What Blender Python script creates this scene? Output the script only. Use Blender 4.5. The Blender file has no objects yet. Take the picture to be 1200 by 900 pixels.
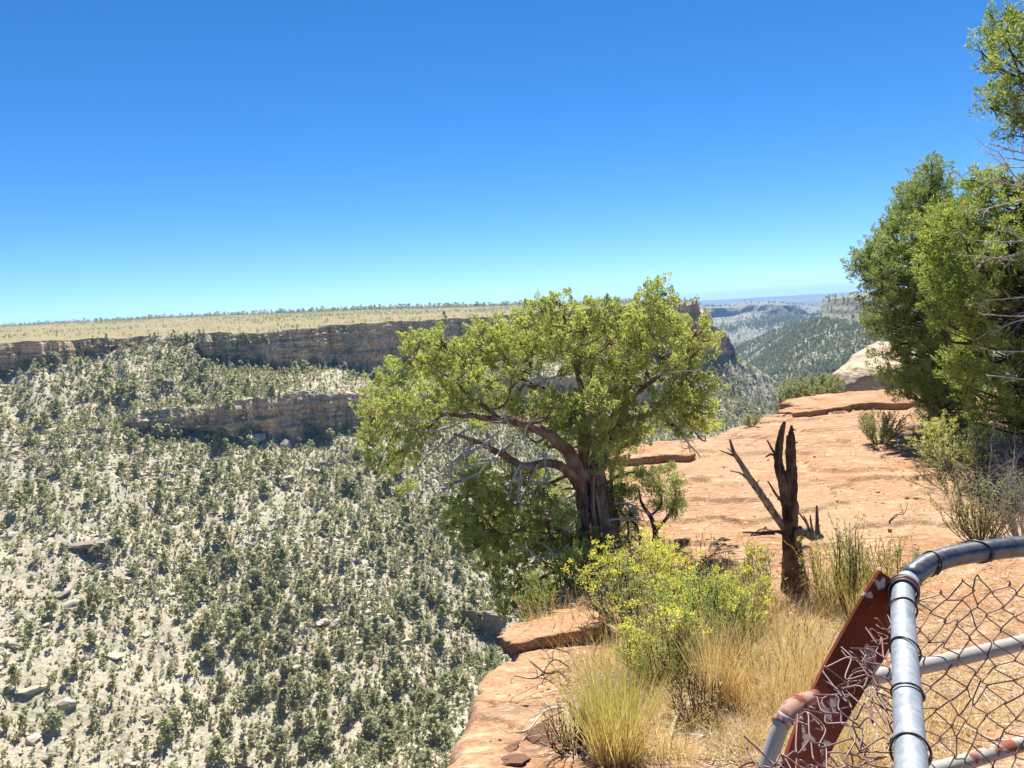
import bpy, math, random
import numpy as np
from mathutils import Matrix, Vector

random.seed(7)
RNG = np.random.default_rng(7)
SC = bpy.context.scene
COL = SC.collection

# ------------------------------------------------------------------ camera
FPX = 906.0                       # focal length in pixels of a 1200 px wide frame
PITCH = math.radians(5.15)
ROLL = math.radians(-3.25)
fwd = np.array([0, math.cos(PITCH), -math.sin(PITCH)])
up0 = np.array([0, math.sin(PITCH), math.cos(PITCH)])
rt0 = np.array([1.0, 0, 0])
RIGHT = math.cos(ROLL) * rt0 + math.sin(ROLL) * up0
UP = -math.sin(ROLL) * rt0 + math.cos(ROLL) * up0
cam_data = bpy.data.cameras.new('camera')
cam = bpy.data.objects.new('camera', cam_data)
COL.objects.link(cam)
cam_data.sensor_fit = 'HORIZONTAL'
cam_data.angle = 2 * math.atan(600 / FPX)
cam_data.clip_start = 0.05
cam_data.clip_end = 60000
M = Matrix.Identity(4)
for i in range(3):
    M[i][0] = RIGHT[i]; M[i][1] = UP[i]; M[i][2] = -fwd[i]
cam.matrix_world = M              # eye at the world origin
SC.camera = cam

# ------------------------------------------------------------------ light
SUN_AZ = math.radians(6)        # clockwise from +Y
SUN_EL = math.radians(61)
world = bpy.data.worlds.new('World'); SC.world = world
world.use_nodes = True
wn = world.node_tree.nodes; wl = world.node_tree.links
bg = wn['Background']
sky = wn.new('ShaderNodeTexSky')
sky.sky_type = 'NISHITA'
sky.sun_disc = False
sky.sun_elevation = SUN_EL
sky.sun_rotation = SUN_AZ
sky.altitude = 3000
sky.air_density = 0.75
sky.dust_density = 0.0
sky.ozone_density = 3.0
hs = wn.new('ShaderNodeHueSaturation')
hs.inputs['Saturation'].default_value = 1.3
hs.inputs['Hue'].default_value = 0.502
wl.new(sky.outputs[0], hs.inputs['Color'])
wl.new(hs.outputs[0], bg.inputs[0])
bg.inputs[1].default_value = 0.079
sd = bpy.data.lights.new('sun', 'SUN')
sd.energy = 5.0
sd.angle = math.radians(0.53)
sd.color = (1.0, 0.95, 0.87)
sun = bpy.data.objects.new('sun', sd); COL.objects.link(sun)
sdir = Vector((math.sin(SUN_AZ) * math.cos(SUN_EL), math.cos(SUN_AZ) * math.cos(SUN_EL), math.sin(SUN_EL)))
sun.rotation_euler = sdir.to_track_quat('Z', 'Y').to_euler()
SC.view_settings.view_transform = 'Standard'
SC.view_settings.look = 'None'
SC.view_settings.gamma = 1
SC.view_settings.use_curve_mapping = False
SC.view_settings.exposure = 1.2
SC.render.filter_size = 1.05
SC.render.engine = 'CYCLES'
SC.cycles.max_bounces = 6
SC.cycles.diffuse_bounces = 3
SC.cycles.transmission_bounces = 4
SC.cycles.transparent_max_bounces = 6
SC.cycles.volume_bounces = 0

# ------------------------------------------------------------------ geometry helpers
def ray(px, py):
    return fwd + RIGHT * ((px - 600) / FPX) + UP * ((450 - py) / FPX)

def PD(px, py, d):
    v = ray(px, py)
    return v * (d / v[1])

def PR(px, py, r):
    v = ray(px, py)
    return v * (r / math.hypot(v[0], v[1]))

def topx(P):
    P = np.asarray(P, float)
    d = P @ fwd
    return np.stack([600 + FPX * (P @ RIGHT) / d, 450 - FPX * (P @ UP) / d], -1)

def _h(ix, iy, iz, seed):
    n = (ix * 374761393 + iy * 668265263 + iz * 1440662683 + seed * 974634401) & 0xFFFFFFFF
    n = ((n ^ (n >> 13)) * 1274126177) & 0xFFFFFFFF
    n = ((n ^ (n >> 16)) * 2246822519) & 0xFFFFFFFF
    return (n ^ (n >> 15)).astype(np.float64) / 4294967295.0

def vnoise(P, seed=0):
    P = np.asarray(P, float)
    i = np.floor(P).astype(np.int64)
    f = P - i
    f = f * f * (3 - 2 * f)
    r = 0
    for dx in (0, 1):
        for dy in (0, 1):
            for dz in (0, 1):
                w = (f[..., 0] if dx else 1 - f[..., 0]) * (f[..., 1] if dy else 1 - f[..., 1]) * (f[..., 2] if dz else 1 - f[..., 2])
                r = r + w * _h(i[..., 0] + dx, i[..., 1] + dy, i[..., 2] + dz, seed)
    return r * 2 - 1

def fbm(P, oct=4, seed=0, gain=0.5):
    P = np.asarray(P, float)
    a, s, t = 1.0, 0, 0
    for k in range(oct):
        s = s + a * vnoise(P * (2.03 ** k) + 17.3 * k, seed + k)
        t += a; a *= gain
    return s / t

def sstep(a, b, x):
    t = np.clip((x - a) / (b - a), 0, 1)
    return t * t * (3 - 2 * t)

def mk(name, V, F, mat=None, parent=None, smooth=False, attrs=None, midx=None):
    """one mesh object from arrays; F is an array or a list of arrays of equal-sided faces"""
    me = bpy.data.meshes.new(name)
    V = np.asarray(V, np.float32).reshape(-1, 3)
    FL = F if isinstance(F, list) else [F]
    FL = [np.asarray(f, np.int32) for f in FL if len(f)]
    me.vertices.add(len(V)); me.vertices.foreach_set('co', V.ravel())
    loops = np.concatenate([f.ravel() for f in FL])
    tot = np.concatenate([np.full(len(f), f.shape[1], np.int32) for f in FL])
    start = np.concatenate([[0], np.cumsum(tot)[:-1]]).astype(np.int32)
    me.loops.add(len(loops)); me.loops.foreach_set('vertex_index', loops)
    me.polygons.add(len(tot))
    me.polygons.foreach_set('loop_start', start)
    me.polygons.foreach_set('use_smooth', np.full(len(tot), smooth))
    mats = mat if isinstance(mat, (list, tuple)) else [mat]
    for m in mats:
        if m: me.materials.append(m)
    if midx is not None:
        me.polygons.foreach_set('material_index', np.asarray(midx, np.int32))
    if attrs:
        for k, a in attrs.items():
            at = me.attributes.new(k, 'FLOAT', 'POINT')
            at.data.foreach_set('value', np.asarray(a, np.float32))
    me.update(calc_edges=True)
    o = bpy.data.objects.new(name, me)
    COL.objects.link(o)
    if parent is not None:
        o.parent = parent
    return o

def empty(name, loc, label, cat, group=None):
    o = bpy.data.objects.new(name, None)
    COL.objects.link(o)
    o.location = tuple(loc)
    o.empty_display_size = 0.2
    return tag(o, label, cat, group)

def tag(o, label=None, cat=None, group=None, kind=None):
    if label: o['label'] = label
    if cat: o['category'] = cat
    if group: o['group'] = group
    if kind: o['kind'] = kind
    return o

def local(V, root):
    return np.asarray(V, float) - np.array(root.location)

class Bag:
    """collects pieces of geometry for ONE mesh"""
    def __init__(s): s.V = []; s.F = {}; s.A = []; s.n = 0
    def add(s, V, F, a=None):
        V = np.asarray(V, float)
        for f in (F if isinstance(F, list) else [F]):
            f = np.asarray(f, np.int64)
            if len(f): s.F.setdefault(f.shape[1], []).append(f + s.n)
        s.V.append(V); s.n += len(V)
        s.A.append(np.zeros(len(V)) if a is None else np.broadcast_to(np.asarray(a, float), (len(V),)))
    def build(s, name, mat, parent=None, smooth=False, attr='tone'):
        V = np.concatenate(s.V)
        if parent is not None: V = local(V, parent)
        return mk(name, V, [np.concatenate(v) for v in s.F.values()], mat, parent, smooth, {attr: np.concatenate(s.A)})

def grid_faces(n, m, closed=False):
    i = np.arange(n - 1)[:, None]
    j = np.arange(m if closed else m - 1)[None, :]
    j2 = (j + 1) % m
    return np.stack([i * m + j, i * m + j2, (i + 1) * m + j2, (i + 1) * m + j], -1).reshape(-1, 4)

def resample(pts, rad, n):
    pts = np.asarray(pts, float); rad = np.asarray(rad, float)
    d = np.concatenate([[0], np.cumsum(np.linalg.norm(np.diff(pts, axis=0), axis=1))])
    # Catmull-Rom through the control points
    t = np.linspace(0, d[-1], n)
    k = np.clip(np.searchsorted(d, t, 'right') - 1, 0, len(pts) - 2)
    u = ((t - d[k]) / np.maximum(d[k + 1] - d[k], 1e-9))[:, None]
    ext = np.concatenate([[2 * pts[0] - pts[1]], pts, [2 * pts[-1] - pts[-2]]])
    a, b, c, e = ext[k], ext[k + 1], ext[k + 2], ext[k + 3]
    q = 0.5 * ((2 * b) + (c - a) * u + (2 * a - 5 * b + 4 * c - e) * u ** 2 + (-a + 3 * b - 3 * c + e) * u ** 3)
    return q, np.interp(t, d, rad)

def tube(pts, rad, sides=8, n=None, rough=0.0, flute=0.0, seed=0, cap=True):
    """swept tube with a radius per point; returns V, F"""
    pts = np.asarray(pts, float)
    rad = np.broadcast_to(np.asarray(rad, float), (len(pts),))
    if n: pts, rad = resample(pts, rad, n)
    N = len(pts)
    T = np.gradient(pts, axis=0)
    T /= np.maximum(np.linalg.norm(T, axis=1, keepdims=True), 1e-9)
    a = np.array([0.31, 0.87, 0.38]); a = a - T[0] * (a @ T[0]); a /= np.linalg.norm(a)
    A = [a]
    for i in range(1, N):
        a = A[-1] - T[i] * (A[-1] @ T[i]); A.append(a / max(np.linalg.norm(a), 1e-9))
    A = np.array(A); B = np.cross(T, A)
    th = np.linspace(0, 2 * math.pi, sides, endpoint=False)
    r = np.repeat(rad[:, None], sides, 1)
    if flute:
        ph = np.linspace(0, 1.5, N)[:, None]
        r = r * (1 + flute * np.sin(5 * th[None] + ph * 3 + seed) + flute * 0.6 * np.sin(8 * th[None] + 2 + ph * 5))
    V = pts[:, None] + r[..., None] * (np.cos(th)[None, :, None] * A[:, None] + np.sin(th)[None, :, None] * B[:, None])
    if rough:
        V = V + (V - pts[:, None]) * (rough * fbm(V * (1.6 / max(rad.max(), 1e-4)) + seed * 3.1, 3, seed))[..., None]
    V = V.reshape(-1, 3)
    F = [grid_faces(N, sides, True)]
    if cap:
        V = np.concatenate([V, pts[:1], pts[-1:]])
        j = np.arange(sides); j2 = (j + 1) % sides
        F.append(np.stack([j2, j, np.full(sides, N * sides)], -1))
        F.append(np.stack([(N - 1) * sides + j, (N - 1) * sides + j2, np.full(sides, N * sides + 1)], -1))
    return V, F

def rand_dirs(n, rng=RNG):
    v = rng.normal(size=(n, 3))
    return v / np.linalg.norm(v, axis=1, keepdims=True)

def blades(C, D, L, W, rng=RNG):
    """kite-shaped leaves: base C, direction D, length L, width W; returns V, F"""
    n = len(C)
    D = D / np.maximum(np.linalg.norm(D, axis=1, keepdims=True), 1e-9)
    S = np.cross(D, rand_dirs(n, rng)); S /= np.maximum(np.linalg.norm(S, axis=1, keepdims=True), 1e-9)
    L = np.broadcast_to(L, (n,))[:, None]; W = np.broadcast_to(W, (n,))[:, None]
    V = np.stack([C, C + D * L * 0.45 + S * W * 0.5, C + D * L, C + D * L * 0.45 - S * W * 0.5], 1).reshape(-1, 3)
    return V, np.arange(n * 4).reshape(-1, 4)

def stems(B, D, L, W, bend=0.3, seg=4, rng=RNG, tipw=0.15):
    """ribbon stems that bend as they rise; returns V, F, t (0 base .. 1 tip) and the tips"""
    n = len(B)
    D = D / np.linalg.norm(D, axis=1, keepdims=True)
    S = np.cross(D, rand_dirs(n, rng)); S /= np.maximum(np.linalg.norm(S, axis=1, keepdims=True), 1e-9)
    Q = rand_dirs(n, rng); Q[:, 2] = -np.abs(Q[:, 2]) * 0.4
    t = np.linspace(0, 1, seg + 1)
    L = np.broadcast_to(L, (n,)); W = np.broadcast_to(W, (n,))
    P = B[:, None] + D[:, None] * (L[:, None] * t)[..., None] + Q[:, None] * (np.broadcast_to(bend, (n,))[:, None] * L[:, None] * t ** 2)[..., None]
    w = (W[:, None] * (1 - (1 - tipw) * t)) * 0.5
    V = np.stack([P - S[:, None] * w[..., None], P + S[:, None] * w[..., None]], 2).reshape(-1, 3)
    b = (np.arange(n) * (seg + 1) * 2)[:, None] + (np.arange(seg) * 2)[None]
    F = np.stack([b, b + 1, b + 3, b + 2], -1).reshape(-1, 4)
    T = np.repeat(np.tile(t, n), 2)
    return V, F, T, P

# ------------------------------------------------------------------ materials
def newmat(name):
    m = bpy.data.materials.new(name); m.use_nodes = True
    nt = m.node_tree
    return m, nt, nt.nodes['Principled BSDF']

def nd(nt, t, **kw):
    n = nt.nodes.new(t)
    for k, v in kw.items(): setattr(n, k, v)
    return n

def noise(nt, vec, scale, detail=4, rough=0.55, dist=0.0):
    n = nd(nt, 'ShaderNodeTexNoise')
    n.inputs['Scale'].default_value = scale; n.inputs['Detail'].default_value = detail
    n.inputs['Roughness'].default_value = rough; n.inputs['Distortion'].default_value = dist
    if vec is not None: nt.links.new(vec, n.inputs['Vector'])
    return n.outputs['Fac']

def ramp(nt, fac, stops, interp='LINEAR'):
    r = nd(nt, 'ShaderNodeValToRGB')
    r.color_ramp.interpolation = interp
    e = r.color_ramp.elements
    while len(e) < len(stops): e.new(0.5)
    for el, (p, c) in zip(e, stops):
        el.position = p
        el.color = (c, c, c, 1) if isinstance(c, (int, float)) else (*c, 1)
    nt.links.new(fac, r.inputs[0])
    return r.outputs[0]

def mixc(nt, fac, a, b, mode='MIX'):
    m = nd(nt, 'ShaderNodeMix', data_type='RGBA', blend_type=mode)
    for s, v in ((m.inputs[0], fac), (m.inputs[6], a), (m.inputs[7], b)):
        if isinstance(v, (int, float)): s.default_value = v
        elif isinstance(v, tuple): s.default_value = (*v, 1)
        else: nt.links.new(v, s)
    return m.outputs[2]

def mth(nt, op, a, b=0.0, c=0.0):
    m = nd(nt, 'ShaderNodeMath', operation=op)
    for s, v in zip(m.inputs, (a, b, c)):
        if isinstance(v, (int, float)): s.default_value = v
        else: nt.links.new(v, s)
    return m.outputs[0]

def mapped(nt, scale=(1, 1, 1), loc=(0, 0, 0), src='Position'):
    if src == 'Position': s = nd(nt, 'ShaderNodeNewGeometry').outputs['Position']
    else: s = nd(nt, 'ShaderNodeTexCoord').outputs['Object']
    m = nd(nt, 'ShaderNodeMapping')
    m.inputs['Scale'].default_value = scale; m.inputs['Location'].default_value = loc
    nt.links.new(s, m.inputs[0])
    return m.outputs[0]

def bump(nt, h, strength, dist, bsdf):
    b = nd(nt, 'ShaderNodeBump')
    b.inputs['Strength'].default_value = strength; b.inputs['Distance'].default_value = dist
    nt.links.new(h, b.inputs['Height']); nt.links.new(b.outputs[0], bsdf.inputs['Normal'])

def dull(b, rough=0.9):
    b.inputs['Roughness'].default_value = rough
    b.inputs['Specular IOR Level'].default_value = 0.15

def terrain_mat(name, soil_a, soil_b, cliff_a, cliff_b, streak, unit=1.0):
    """sparse soil on slopes, layered and streaked rock on steep faces"""
    m, nt, b = newmat(name); dull(b, 0.95)
    p = mapped(nt)
    n1 = noise(nt, p, 0.05 / unit, 6, 0.6)
    n2 = noise(nt, p, 0.45 / unit, 5, 0.65)
    soil = mixc(nt, ramp(nt, n2, [(0.35, 0.0), (0.62, 1.0)]), soil_a, soil_b)
    soil = mixc(nt, ramp(nt, n1, [(0.4, 0.0), (0.65, 0.55)]), soil, tuple(0.8 * x for x in soil_b))
    n3 = noise(nt, p, 1.1 / unit, 4, 0.7)
    soil = mixc(nt, ramp(nt, n3, [(0.5, 0.0), (0.62, 0.6)]), soil, tuple(0.42 * x for x in soil_b))
    lay = noise(nt, mapped(nt, (0.02 / unit, 0.02 / unit, 0.55 / unit)), 1.0, 5, 0.6, 0.6)
    ver = noise(nt, mapped(nt, (0.16 / unit, 0.16 / unit, 0.02 / unit), (3, 9, 0)), 1.0, 5, 0.62, 0.3)
    rock = mixc(nt, ramp(nt, lay, [(0.35, 0.0), (0.6, 1.0)]), cliff_a, cliff_b)
    rock = mixc(nt, ramp(nt, ver, [(0.56, 0.0), (0.64, 0.75)]), rock, streak)
    rock = mixc(nt, ramp(nt, noise(nt, p, 0.09 / unit, 3), [(0.55, 0.0), (0.7, 0.6)]), rock, tuple(min(1, 1.3 * x) for x in cliff_a))
    def lines(v, sc, w):
        n_ = noise(nt, v, sc, 4, 0.6, 0.2)
        return ramp(nt, mth(nt, 'ABSOLUTE', mth(nt, 'SUBTRACT', n_, 0.5)), [(0.0, 1.0), (w, 0.0)])
    joints = mth(nt, 'MAXIMUM', lines(mapped(nt, (0.22 / unit, 0.22 / unit, 0.03 / unit), (5, 2, 1)), 1.0, 0.03), lines(mapped(nt, (0.02 / unit, 0.02 / unit, 0.33 / unit), (1, 7, 4)), 1.0, 0.035))
    rock = mixc(nt, mth(nt, 'MULTIPLY', joints, 0.5), rock, tuple(0.5 * x for x in streak))
    sep = nd(nt, 'ShaderNodeSeparateXYZ')
    nt.links.new(nd(nt, 'ShaderNodeNewGeometry').outputs['True Normal'], sep.inputs[0])
    steep = ramp(nt, mth(nt, 'ABSOLUTE', sep.outputs[2]), [(0.38, 1.0), (0.58, 0.0)])
    nt.links.new(mixc(nt, steep, soil, rock), b.inputs['Base Color'])
    bump(nt, mth(nt, 'ADD', n2, mth(nt, 'MULTIPLY', lay, 0.8)), 0.8, 0.9 * unit, b)
    return m

MAT = {}
MAT['canyon'] = terrain_mat('canyon_slope', (0.51, 0.455, 0.345), (0.36, 0.325, 0.235), (0.76, 0.50, 0.29), (0.57, 0.36, 0.21), (0.20, 0.125, 0.09))
MAT['midfar'] = terrain_mat('forested_slope', (0.40, 0.37, 0.28), (0.16, 0.18, 0.11), (0.42, 0.31, 0.23), (0.32, 0.25, 0.2), (0.13, 0.11, 0.10), 3.0)
MAT['far'] = terrain_mat('far_mesa', (0.36, 0.32, 0.25), (0.14, 0.16, 0.11), (0.36, 0.28, 0.24), (0.26, 0.22, 0.2), (0.13, 0.12, 0.12), 9.0)

def plateau_mat():
    m, nt, b = newmat('plateau_grass'); dull(b, 0.95)
    p = mapped(nt)
    n = noise(nt, p, 0.03, 6, 0.65)
    n2 = noise(nt, p, 0.25, 4, 0.6)
    c = mixc(nt, ramp(nt, n, [(0.35, 0.0), (0.65, 1.0)]), (0.255, 0.205, 0.105), (0.185, 0.175, 0.085))
    c = mixc(nt, ramp(nt, n2, [(0.5, 0.0), (0.7, 0.6)]), c, (0.26, 0.175, 0.10))
    nt.links.new(c, b.inputs['Base Color'])
    bump(nt, n2, 0.5, 0.6, b)
    return m
MAT['plateau'] = plateau_mat()

def leaf_mat(name, a, bcol, c, trans=0.35, patch=1.5, rough=0.55, spec=0.25, attr=None, tip=None, tipr=(0.4, 0.8)):
    """foliage: colour varies from leaf to leaf and from bough to bough; some light comes through"""
    m, nt, b = newmat(name)
    b.inputs['Roughness'].default_value = rough
    b.inputs['Specular IOR Level'].default_value = spec
    g = nd(nt, 'ShaderNodeNewGeometry')
    isl = g.outputs['Random Per Island']
    pn = noise(nt, mapped(nt), patch, 3, 0.5)
    col = mixc(nt, isl, a, bcol)
    col = mixc(nt, ramp(nt, pn, [(0.4, 0.0), (0.62, 0.8)]), col, c)
    if attr:
        at = nd(nt, 'ShaderNodeAttribute', attribute_name=attr).outputs['Fac']
        col = mixc(nt, ramp(nt, at, [(tipr[0], 0.0), (tipr[1], 1.0)]), col, tip)
    nt.links.new(col, b.inputs['Base Color'])
    if trans:
        tr = nd(nt, 'ShaderNodeBsdfTranslucent')
        nt.links.new(mixc(nt, 1.0, col, (1.25, 1.2, 0.75), 'MULTIPLY'), tr.inputs['Color'])
        mx = nd(nt, 'ShaderNodeMixShader'); mx.inputs[0].default_value = trans
        nt.links.new(b.outputs[0], mx.inputs[1]); nt.links.new(tr.outputs[0], mx.inputs[2])
        nt.links.new(mx.outputs[0], nt.nodes['Material Output'].inputs[0])
    return m

def wood_mat(name, a, bcol, c, scale=1.0, along=(1, 1, 0.12)):
    m, nt, b = newmat(name); dull(b, 0.85)
    p = mapped(nt, along)
    n1 = noise(nt, p, 26 * scale, 6, 0.65, 0.4)
    n2 = noise(nt, mapped(nt), 5 * scale, 4, 0.6)
    col = mixc(nt, ramp(nt, n1, [(0.36, 0.0), (0.62, 1.0)]), a, bcol)
    col = mixc(nt, ramp(nt, n2, [(0.48, 0.0), (0.66, 0.9)]), col, c)
    nt.links.new(col, b.inputs['Base Color'])
    bump(nt, n1, 0.9, 0.02 / scale, b)
    return m

MAT['slope_tree'] = leaf_mat('slope_tree_foliage', (0.40, 0.415, 0.295), (0.20, 0.23, 0.16), (0.48, 0.475, 0.35), 0.5, 0.35, 0.8, 0.1)
MAT['floor_tree'] = MAT['slope_tree']
MAT['scrub'] = leaf_mat('slope_scrub', (0.40, 0.395, 0.27), (0.30, 0.315, 0.205), (0.48, 0.46, 0.34), 0.45, 0.4, 0.9, 0.1)
MAT['far_tree'] = leaf_mat('far_tree_foliage', (0.23, 0.265, 0.18), (0.165, 0.20, 0.13), (0.29, 0.31, 0.215), 0.4, 0.02, 0.9, 0.05)
MAT['juniper'] = leaf_mat('juniper_foliage', (0.55, 0.60, 0.24), (0.15, 0.215, 0.06), (0.52, 0.55, 0.20), 0.48, 2.2)
MAT['dark_tree'] = leaf_mat('bluish_conifer_foliage', (0.30, 0.37, 0.13), (0.09, 0.14, 0.05), (0.34, 0.40, 0.14), 0.42, 1.2)
MAT['light_tree'] = leaf_mat('yellow_green_conifer_foliage', (0.33, 0.40, 0.11), (0.08, 0.13, 0.035), (0.37, 0.43, 0.12), 0.45, 1.3)
MAT['bark'] = wood_mat('juniper_bark', (0.34, 0.235, 0.17), (0.085, 0.05, 0.035), (0.44, 0.34, 0.27))
MAT['limb'] = wood_mat('juniper_limb', (0.33, 0.195, 0.13), (0.13, 0.07, 0.045), (0.42, 0.33, 0.26))
MAT['grey_wood'] = wood_mat('weathered_twig', (0.58, 0.52, 0.45), (0.36, 0.31, 0.26), (0.66, 0.61, 0.54))
MAT['stump'] = wood_mat('charred_wood', (0.13, 0.075, 0.05), (0.034, 0.021, 0.015), (0.24, 0.155, 0.105))
MAT['stump_pale'] = wood_mat('weathered_snag', (0.42, 0.33, 0.26), (0.12, 0.075, 0.05), (0.20, 0.13, 0.09))
MAT['dark_twig'] = wood_mat('dark_twig', (0.10, 0.07, 0.05), (0.05, 0.035, 0.026), (0.16, 0.12, 0.10))

def ground_mat():
    m, nt, b = newmat('red_sandstone'); dull(b, 0.9)
    p = mapped(nt)
    big = noise(nt, p, 0.45, 5, 0.6, 0.5)
    med = noise(nt, mapped(nt, (1.0, 1.6, 2.0)), 1.7, 7, 0.7, 0.8)
    fine = noise(nt, p, 26, 6, 0.7)
    grit = noise(nt, p, 120, 3, 0.7)
    c = mixc(nt, ramp(nt, big, [(0.36, 0.0), (0.62, 1.0)]), (0.37, 0.20, 0.10), (0.425, 0.27, 0.155))
    c = mixc(nt, ramp(nt, med, [(0.50, 0.0), (0.66, 0.75)]), c, (0.58, 0.42, 0.27))
    c = mixc(nt, ramp(nt, med, [(0.26, 0.8), (0.42, 0.0)]), c, (0.22, 0.095, 0.045))
    lich = noise(nt, mapped(nt, (0.5, 1.6, 1), (4, 1, 0)), 1.1, 6, 0.7)
    c = mixc(nt, ramp(nt, lich, [(0.56, 0.0), (0.66, 0.7)]), c, (0.19, 0.135, 0.105))
    c = mixc(nt, ramp(nt, fine, [(0.38, 0.55), (0.58, 0.0)]), c, (0.20, 0.095, 0.05))
    c = mixc(nt, ramp(nt, grit, [(0.66, 0.0), (0.74, 0.6)]), c, (0.70, 0.58, 0.44))
    pat = noise(nt, mapped(nt, (1, 1.8, 1), (11, 5, 0)), 6.5, 6, 0.72, 0.4)
    c = mixc(nt, ramp(nt, pat, [(0.53, 0.0), (0.62, 0.6)]), c, (0.24, 0.115, 0.06))
    c = mixc(nt, ramp(nt, pat, [(0.36, 0.55), (0.44, 0.0)]), c, (0.66, 0.52, 0.37))
    ck = noise(nt, mapped(nt, (0.5, 1.3, 1), (7, 3, 0)), 0.8, 5, 0.55, 0.8)
    ckm = noise(nt, mapped(nt, (1, 1, 1), (2, 8, 0)), 0.5, 2, 0.5)
    crack = mth(nt, 'MULTIPLY', ramp(nt, mth(nt, 'ABSOLUTE', mth(nt, 'SUBTRACT', ck, 0.5)), [(0.0, 1.0), (0.02, 0.0)]), ramp(nt, ckm, [(0.48, 0.0), (0.56, 1.0)]))
    c = mixc(nt, mth(nt, 'MULTIPLY', crack, 0.8), c, (0.10, 0.05, 0.03))
    soil = nd(nt, 'ShaderNodeAttribute', attribute_name='soil').outputs['Fac']
    sc = mixc(nt, ramp(nt, fine, [(0.35, 0.0), (0.65, 1.0)]), (0.26, 0.15, 0.08), (0.44, 0.30, 0.175))
    sc = mixc(nt, ramp(nt, grit, [(0.55, 0.0), (0.68, 0.7)]), sc, (0.62, 0.52, 0.36))
    c = mixc(nt, soil, c, sc)
    nt.links.new(c, b.inputs['Base Color'])
    h = mth(nt, 'ADD', mth(nt, 'MULTIPLY', med, 1.2), mth(nt, 'ADD', mth(nt, 'SUBTRACT', mth(nt, 'MULTIPLY', fine, 0.4), mth(nt, 'MULTIPLY', pat, 0.9)), mth(nt, 'MULTIPLY', grit, 0.12)))
    bump(nt, h, 0.55, 0.09, b)
    return m
MAT['ground'] = ground_mat()

def rock_mat(name, a, bcol, dark, scale=1.0):
    m, nt, b = newmat(name); dull(b, 0.9)
    p = mapped(nt)
    n1 = noise(nt, p, 1.6 * scale, 6, 0.62, 0.4)
    n2 = noise(nt, mapped(nt, (1, 1, 5)), 2.2 * scale, 5, 0.6)
    n3 = noise(nt, p, 22 * scale, 5, 0.7)
    c = mixc(nt, ramp(nt, n1, [(0.38, 0.0), (0.62, 1.0)]), a, bcol)
    c = mixc(nt, ramp(nt, n2, [(0.52, 0.0), (0.7, 0.7)]), c, dark)
    c = mixc(nt, ramp(nt, n3, [(0.36, 0.45), (0.56, 0.0)]), c, dark)
    nt.links.new(c, b.inputs['Base Color'])
    bump(nt, mth(nt, 'ADD', n3, mth(nt, 'MULTIPLY', n2, 1.5)), 0.7, 0.06 / scale, b)
    return m
MAT['rock_red'] = rock_mat('orange_sandstone', (0.40, 0.22, 0.11), (0.47, 0.305, 0.18), (0.20, 0.095, 0.05))
MAT['crust'] = rock_mat('dark_crust', (0.16, 0.09, 0.06), (0.25, 0.13, 0.075), (0.06, 0.04, 0.035), 3)
MAT['rock_cream'] = rock_mat('cream_sandstone', (0.60, 0.48, 0.34), (0.50, 0.37, 0.25), (0.26, 0.19, 0.15), 0.5)
MAT['rock_slope'] = rock_mat('pale_slope_rock', (0.56, 0.50, 0.40), (0.44, 0.375, 0.285), (0.25, 0.20, 0.16), 0.15)
MAT['rock_dark'] = rock_mat('dark_outcrop', (0.34, 0.28, 0.22), (0.25, 0.20, 0.17), (0.12, 0.10, 0.09), 0.15)

def metal_mat():
    m, nt, b = newmat('galvanised_steel')
    b.inputs['Metallic'].default_value = 0.2
    p = mapped(nt)
    n = noise(nt, p, 34, 5, 0.7, 0.6); n2 = noise(nt, p, 9, 5, 0.7)
    c = mixc(nt, ramp(nt, n, [(0.38, 0.0), (0.62, 1.0)]), (0.19, 0.215, 0.24), (0.30, 0.325, 0.345))
    c = mixc(nt, ramp(nt, n2, [(0.6, 0.0), (0.75, 0.7)]), c, (0.42, 0.44, 0.45))
    nt.links.new(c, b.inputs['Base Color'])
    nt.links.new(ramp(nt, n, [(0.3, 0.5), (0.7, 0.65)]), b.inputs['Roughness'])
    bump(nt, noise(nt, p, 160, 3, 0.6), 0.08, 0.002, b)
    return m
MAT['metal'] = metal_mat()

m, nt, b = newmat('dark_steel')  # darker steel for the rail from the corner on
b.inputs['Metallic'].default_value = 0.55
n_ = noise(nt, mapped(nt), 40, 5, 0.7)
nt.links.new(mixc(nt, ramp(nt, n_, [(0.35, 0.0), (0.65, 1.0)]), (0.07, 0.075, 0.09), (0.16, 0.165, 0.18)), b.inputs['Base Color'])
nt.links.new(ramp(nt, n_, [(0.3, 0.3), (0.7, 0.42)]), b.inputs['Roughness'])
MAT['dark_metal'] = m

def peel_mat(name, base, under, lo, hi, scale, rough=0.5, spot=None):
    m, nt, b = newmat(name)
    b.inputs['Roughness'].default_value = rough; b.inputs['Specular IOR Level'].default_value = 0.08
    p = mapped(nt)
    n = noise(nt, p, scale, 4, 0.5, 0.3)
    sp = noise(nt, p, scale * 9, 2, 0.5)
    f = mth(nt, 'MAXIMUM', ramp(nt, n, [(lo, 0.0), (hi, 1.0)]), ramp(nt, sp, [(0.74, 0.0), (0.76, 1.0)]))
    cb = mixc(nt, noise(nt, p, scale * 3, 5, 0.7), base, tuple(0.6 * x for x in base))
    c = mixc(nt, f, cb, under)
    nt.links.new(c, b.inputs['Base Color'])
    bump(nt, f, 0.4, -0.001, b)
    return m
MAT['plate'] = peel_mat('peeling_red_paint', (0.14, 0.032, 0.017), (0.42, 0.32, 0.29), 0.61, 0.63, 15, 0.7)
MAT['old_pipe'] = peel_mat('worn_cream_pipe', (0.42, 0.40, 0.36), (0.22, 0.075, 0.05), 0.595, 0.64, 14, 0.5)
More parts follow.
